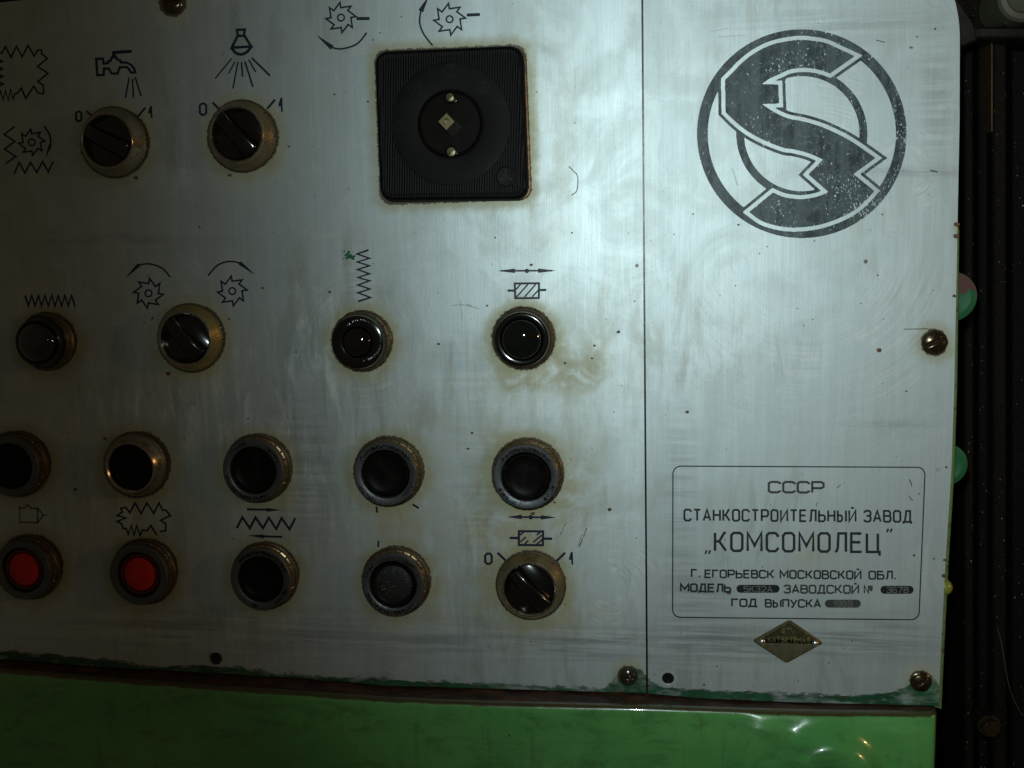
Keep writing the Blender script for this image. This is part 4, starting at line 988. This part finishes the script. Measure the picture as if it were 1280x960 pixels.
# ------------------------------------------------------------------ the green box the plates are screwed to
ys_ = list(range(-60, 896, 12)); right = []
for y in ys_:
    e = float(REDGE(y)); add = float(np.interp(y, [-60, 250, 290, 480, 700, 900], [-6, -3, 3.2, 4.4, 4.8, 4.6])); right.append((e+add, y))
ol = [W(x, y, -4) for x, y in right]+[W(1150, 878, -4), W(-100, 838, -4), W(-100, 24, -4), W(60, 12, -4), W(260, 0, -4), W(800, -20, -4)]
V, Fc = prism(ol, [(0, -120), (0, -8), (.4, -5.2), (1.6, -4.2)])
BX = link('control_box', V, Fc, BOXG, sharp=30); tag(BX, 'olive green box edge showing behind the right aluminium faceplate', 'housing')
V, Fc = prism([W(SEAM(-60)-4, -60, -3.5), W(SEAM(-60)+4, -60, -3.5), W(SEAM(866)+4, 868, -3.5), W(SEAM(866)-4, 868, -3.5)], [(0, -4.5), (0, -3.9)]); link('seam_shade_strip', V, Fc, DARK, BX, smooth=False)  # added black strip that gives the gap between the plates its shade
for (px, py, r, lab) in ((1189, 371, 29.5, 'green painted cap with brown primer patch'), (1181.5, 581, 26, None)):
    x, z = W(px, py, -20); V, Fc = lathe([(r, -34), (r, -21), (r-1.6, -20), (r-7, -19.4), (r-8, -20)], 64); o = link('round_cap', V, Fc, DISCG, BX, (x, 0, z))
    if lab:
        o['label'] = lab; V = []
        for a in range(10, 110, 6): V.append(((r-.6)*cos(radians(a)), 19.0, (r-.6)*sin(radians(a))))
        V += [(3, 19.0, 8), (14, 19.0, 2), (20, 19, 10)]; link('primer_patch', V, [tuple(range(len(V)))], DISCB, o, smooth=False)
x, z = W(1181.5, 735.5, -4); V, Fc = lathe([(10, -12), (9.5, -6), (7, -2), (3, 0), (.02, .4)], 32, cap=False); YEL = mat_plastic('yellow_green_paint', (.16, .20, .03), (.22, .25, .05), .25, .4)
link('hinge_pin', V, Fc, YEL, BX, (x, 0, z))

# ------------------------------------------------------------------ lower green machine body with its dirty ledge
YTOP = lambda x: np.interp(x, [-120, 0, 125, 250, 400, 480, 560, 640, 800, 880, 1000, 1172, 1200], [831, 838, 849, 858, 868.5, 874, 877.5, 880, 883.5, 886.5, 890, 892.5, 893])
HB = 26.0
xr_ = W(1173, 905, HB)[0]; xl_ = W(-120, 900, HB)[0]; zb_ = W(640, 1200, HB)[1]
nx, nz = 340, 120; V = []; Fc = []; grub = []
bossx, bossz = W(1037, 968, HB+8)
xs_ = np.linspace(xl_, xr_, nx+1)
def img_x(x):  # photo x of a layout x along the top edge (by bisection)
    a, b = -200, 1300
    for _ in range(24):
        m = (a+b)/2
        if W(m, 885, HB)[0] < x: a = m
        else: b = m
    return a
ztop = [W(ix, float(YTOP(ix)), HB)[1] for ix in [img_x(x) for x in xs_]]
tv = [0, .0015, .004, .008, .014, .022, .032]+list(np.linspace(.045, 1, nz-6))
for j, t in enumerate(tv):
    for i, x in enumerate(xs_):
        z = ztop[i]+(zb_-ztop[i])*t; dz = ztop[i]-z; h = HB
        if dz < 8: h -= 8-sqrt(max(0, 64-(8-dz)**2))
        dx = xr_-x
        if dx < 9: h -= 9-sqrt(max(0, 81-(9-dx)**2))
        # long swell that leaves a hollow above the corner boss
        rr = hypot(x-bossx, z-bossz)
        h += (11/(1+math.exp((rr-112)/6.0))-3*math.exp(-((rr-78)/18)**2))*min(1, dz/22) + 24/(1+math.exp((rr-54)/4.5)) - 12/(1+math.exp((rr-17)/2.0))
        h += 1.2*sin(x*.011+1)*min(1, dz/30)
        V.append((x, -h, z)); grub.append((max(0, 1-dz/9), 0, 0))
for j in range(len(tv)-1):
    for i in range(nx): q = j*(nx+1)+i; Fc.append((q, q+1, q+nx+2, q+nx+1))
b = len(V)
for j in range(len(tv)):     # right side going back
    q = V[j*(nx+1)+nx]; V.append((q[0], 150, q[2])); grub.append((0, 0, 0))
for j in range(len(tv)-1): Fc.append((j*(nx+1)+nx, b+j, b+j+1, (j+1)*(nx+1)+nx))
MB = link('machine_body', V, Fc, GREEN, sharp=60); tag(MB, 'glossy green painted machine casing below the aluminium faceplates', 'machine')
at = MB.data.attributes.new('grub', 'FLOAT_VECTOR', 'POINT'); at.data.foreach_set('vector', np.array(grub, np.float32).ravel())
# ledge running back from the top edge to under the plates
V = []; Fc = []
for i, x in enumerate(xs_):
    ix = img_x(x); zb2 = W(ix, float(YBOT(ix))+1.5, 0)[1]-.6
    for t in (0, .3, .6, .85, 1):
        y = -(HB-8)*(1-t)+2*t if t < 1 else 60
        z = ztop[i]+(zb2-ztop[i])*min(1, t*1.1)+.7*sin(x*.07+t*5)*(0 < t < 1)
        V.append((x, y, z if t < 1 else zb2-.5))
for i in range(nx):
    for j in range(4): q = i*5+j; Fc.append((q, q+1, q+6, q+5))
link('ledge', V, Fc, LEDGE, MB)
V, Fc = lathe([(13, -3), (12.6, -.2), (11.4, .6), (10.6, -.4), (10.2, -4), (4, -4.4)], 40); link('boss_plug', V, Fc, GREEN, MB, (bossx, -(HB+16), bossz))

# ------------------------------------------------------------------ dark machine column behind on the right
def box(x0, x1, z0, z1, y0, y1):
    V = [(x, y, z) for y in (y0, y1) for z in (z0, z1) for x in (x0, x1)]
    return V, [(0, 1, 3, 2), (4, 5, 7, 6), (0, 1, 5, 4), (2, 3, 7, 6), (0, 2, 6, 4), (1, 3, 7, 5)]
def bevbox(pts, h0, h1, b=1.5):
    return prism(pts, [(0, h0), (0, h1-b), (b*.4, h1-b*.35), (b, h1)])
H0 = -150
def q4(x0, y0, x1, y1, h): return [W(x0, y0, h), W(x1, y0, h), W(x1, y1, h), W(x0, y1, h)]
V, Fc = box(-900, 2500, -2500, 1500, 330, 600)
CO = link('machine_column', V, Fc, OILY, smooth=False); tag(CO, 'dark oily black ribbed machine column behind the right edge', 'machine column')
for x0, x1, h, y0, y1 in ((1206, 1218, -150, 20, 1100), (1224, 1238, -165, 52, 1100), (1241.5, 1259, -140, 53, 1100), (1266, 1284, -150, 62, 1100), (1290, 1330, -130, 40, 1100), (1340, 1400, -150, 40, 1100)):
    V, Fc = bevbox(q4(x0, y0, x1, y1, h), h-150, h, 3); link('rib', V, Fc, OILY, CO, sharp=30)
V, Fc = bevbox(q4(1239, 54, 1241, 165, -138), -160, -138, .6); link('amber_glint_strip', V, Fc, AMBER, CO, sharp=30)  # amber strips stand in for metal edges catching warm light
V, Fc = bevbox(q4(1256, -20, 1258, 31, -100), -130, -100, .6); link('amber_glint_strip', V, Fc, AMBER, CO, sharp=30)
V, Fc = bevbox([W(1185, -20, -60), W(1199, 2, -60), W(1217, 29, -60), W(1222, 50, -60), W(1198, 60, -60), W(1170, 60, -60)], -140, -60, 2); link('bracket', V, Fc, DARK, CO, sharp=30)
V, Fc = bevbox(q4(1200, 33, 1400, 48, -110), -330, -110, 3); link('cross_bar', V, Fc, DARK, CO, sharp=30)
x, z = W(1281, -6, -80); V, Fc = lathe([(30, -150), (30, -84), (27, -80), (21, -79), (18, -83), (16, -100)], 64); OLV = mat_plastic('olive_grey_paint', (.05, .055, .03), (.085, .08, .06), .35)
o = link('pipe_fitting', V, Fc, OLV, None, (x, 0, z)); tag(o, 'round olive grey fitting in the top right corner', 'fitting')
x, z = W(1237, 908, -120); BO = thing('hex_bolt', 'dark oily bolt on the black column at lower right', 'bolt', x, z, -120)
V, Fc = lathe([(15, -30), (15, 0), (14, 1.2), (9, 1.4)], 48); link('washer', V, Fc, SCREW, BO)
V, Fc = lathe([(12.5, 0), (12.5, 8), (11, 10), (6, 10.4)], 6); link('bolt_head', V, Fc, SCREW, BO, sharp=20)
# loose hair-thin wire hanging in the dark
k = curve([(1247, 785), (1252, 805), (1257, 835), (1262, 860), (1270, 880), (1279, 895)], 5); V = []; Fc = []
for i, (px, py) in enumerate(k):
    x, z = W(px, py, -130)
    for a in range(5): V.append((x+.5*cos(a*1.2566), 130+.5*sin(a*1.2566), z))
for i in range(len(k)-1):
    for a in range(5): Fc.append((i*5+a, i*5+(a+1) % 5, (i+1)*5+(a+1) % 5, (i+1)*5+a))
o = link('wire', V, Fc, OLV); tag(o, 'thin dark wire hanging in front of the column at lower right', 'wire')
print('local scales', [round(LS(*p), 3) for p in KNOBS+LAMPS+BUTS])
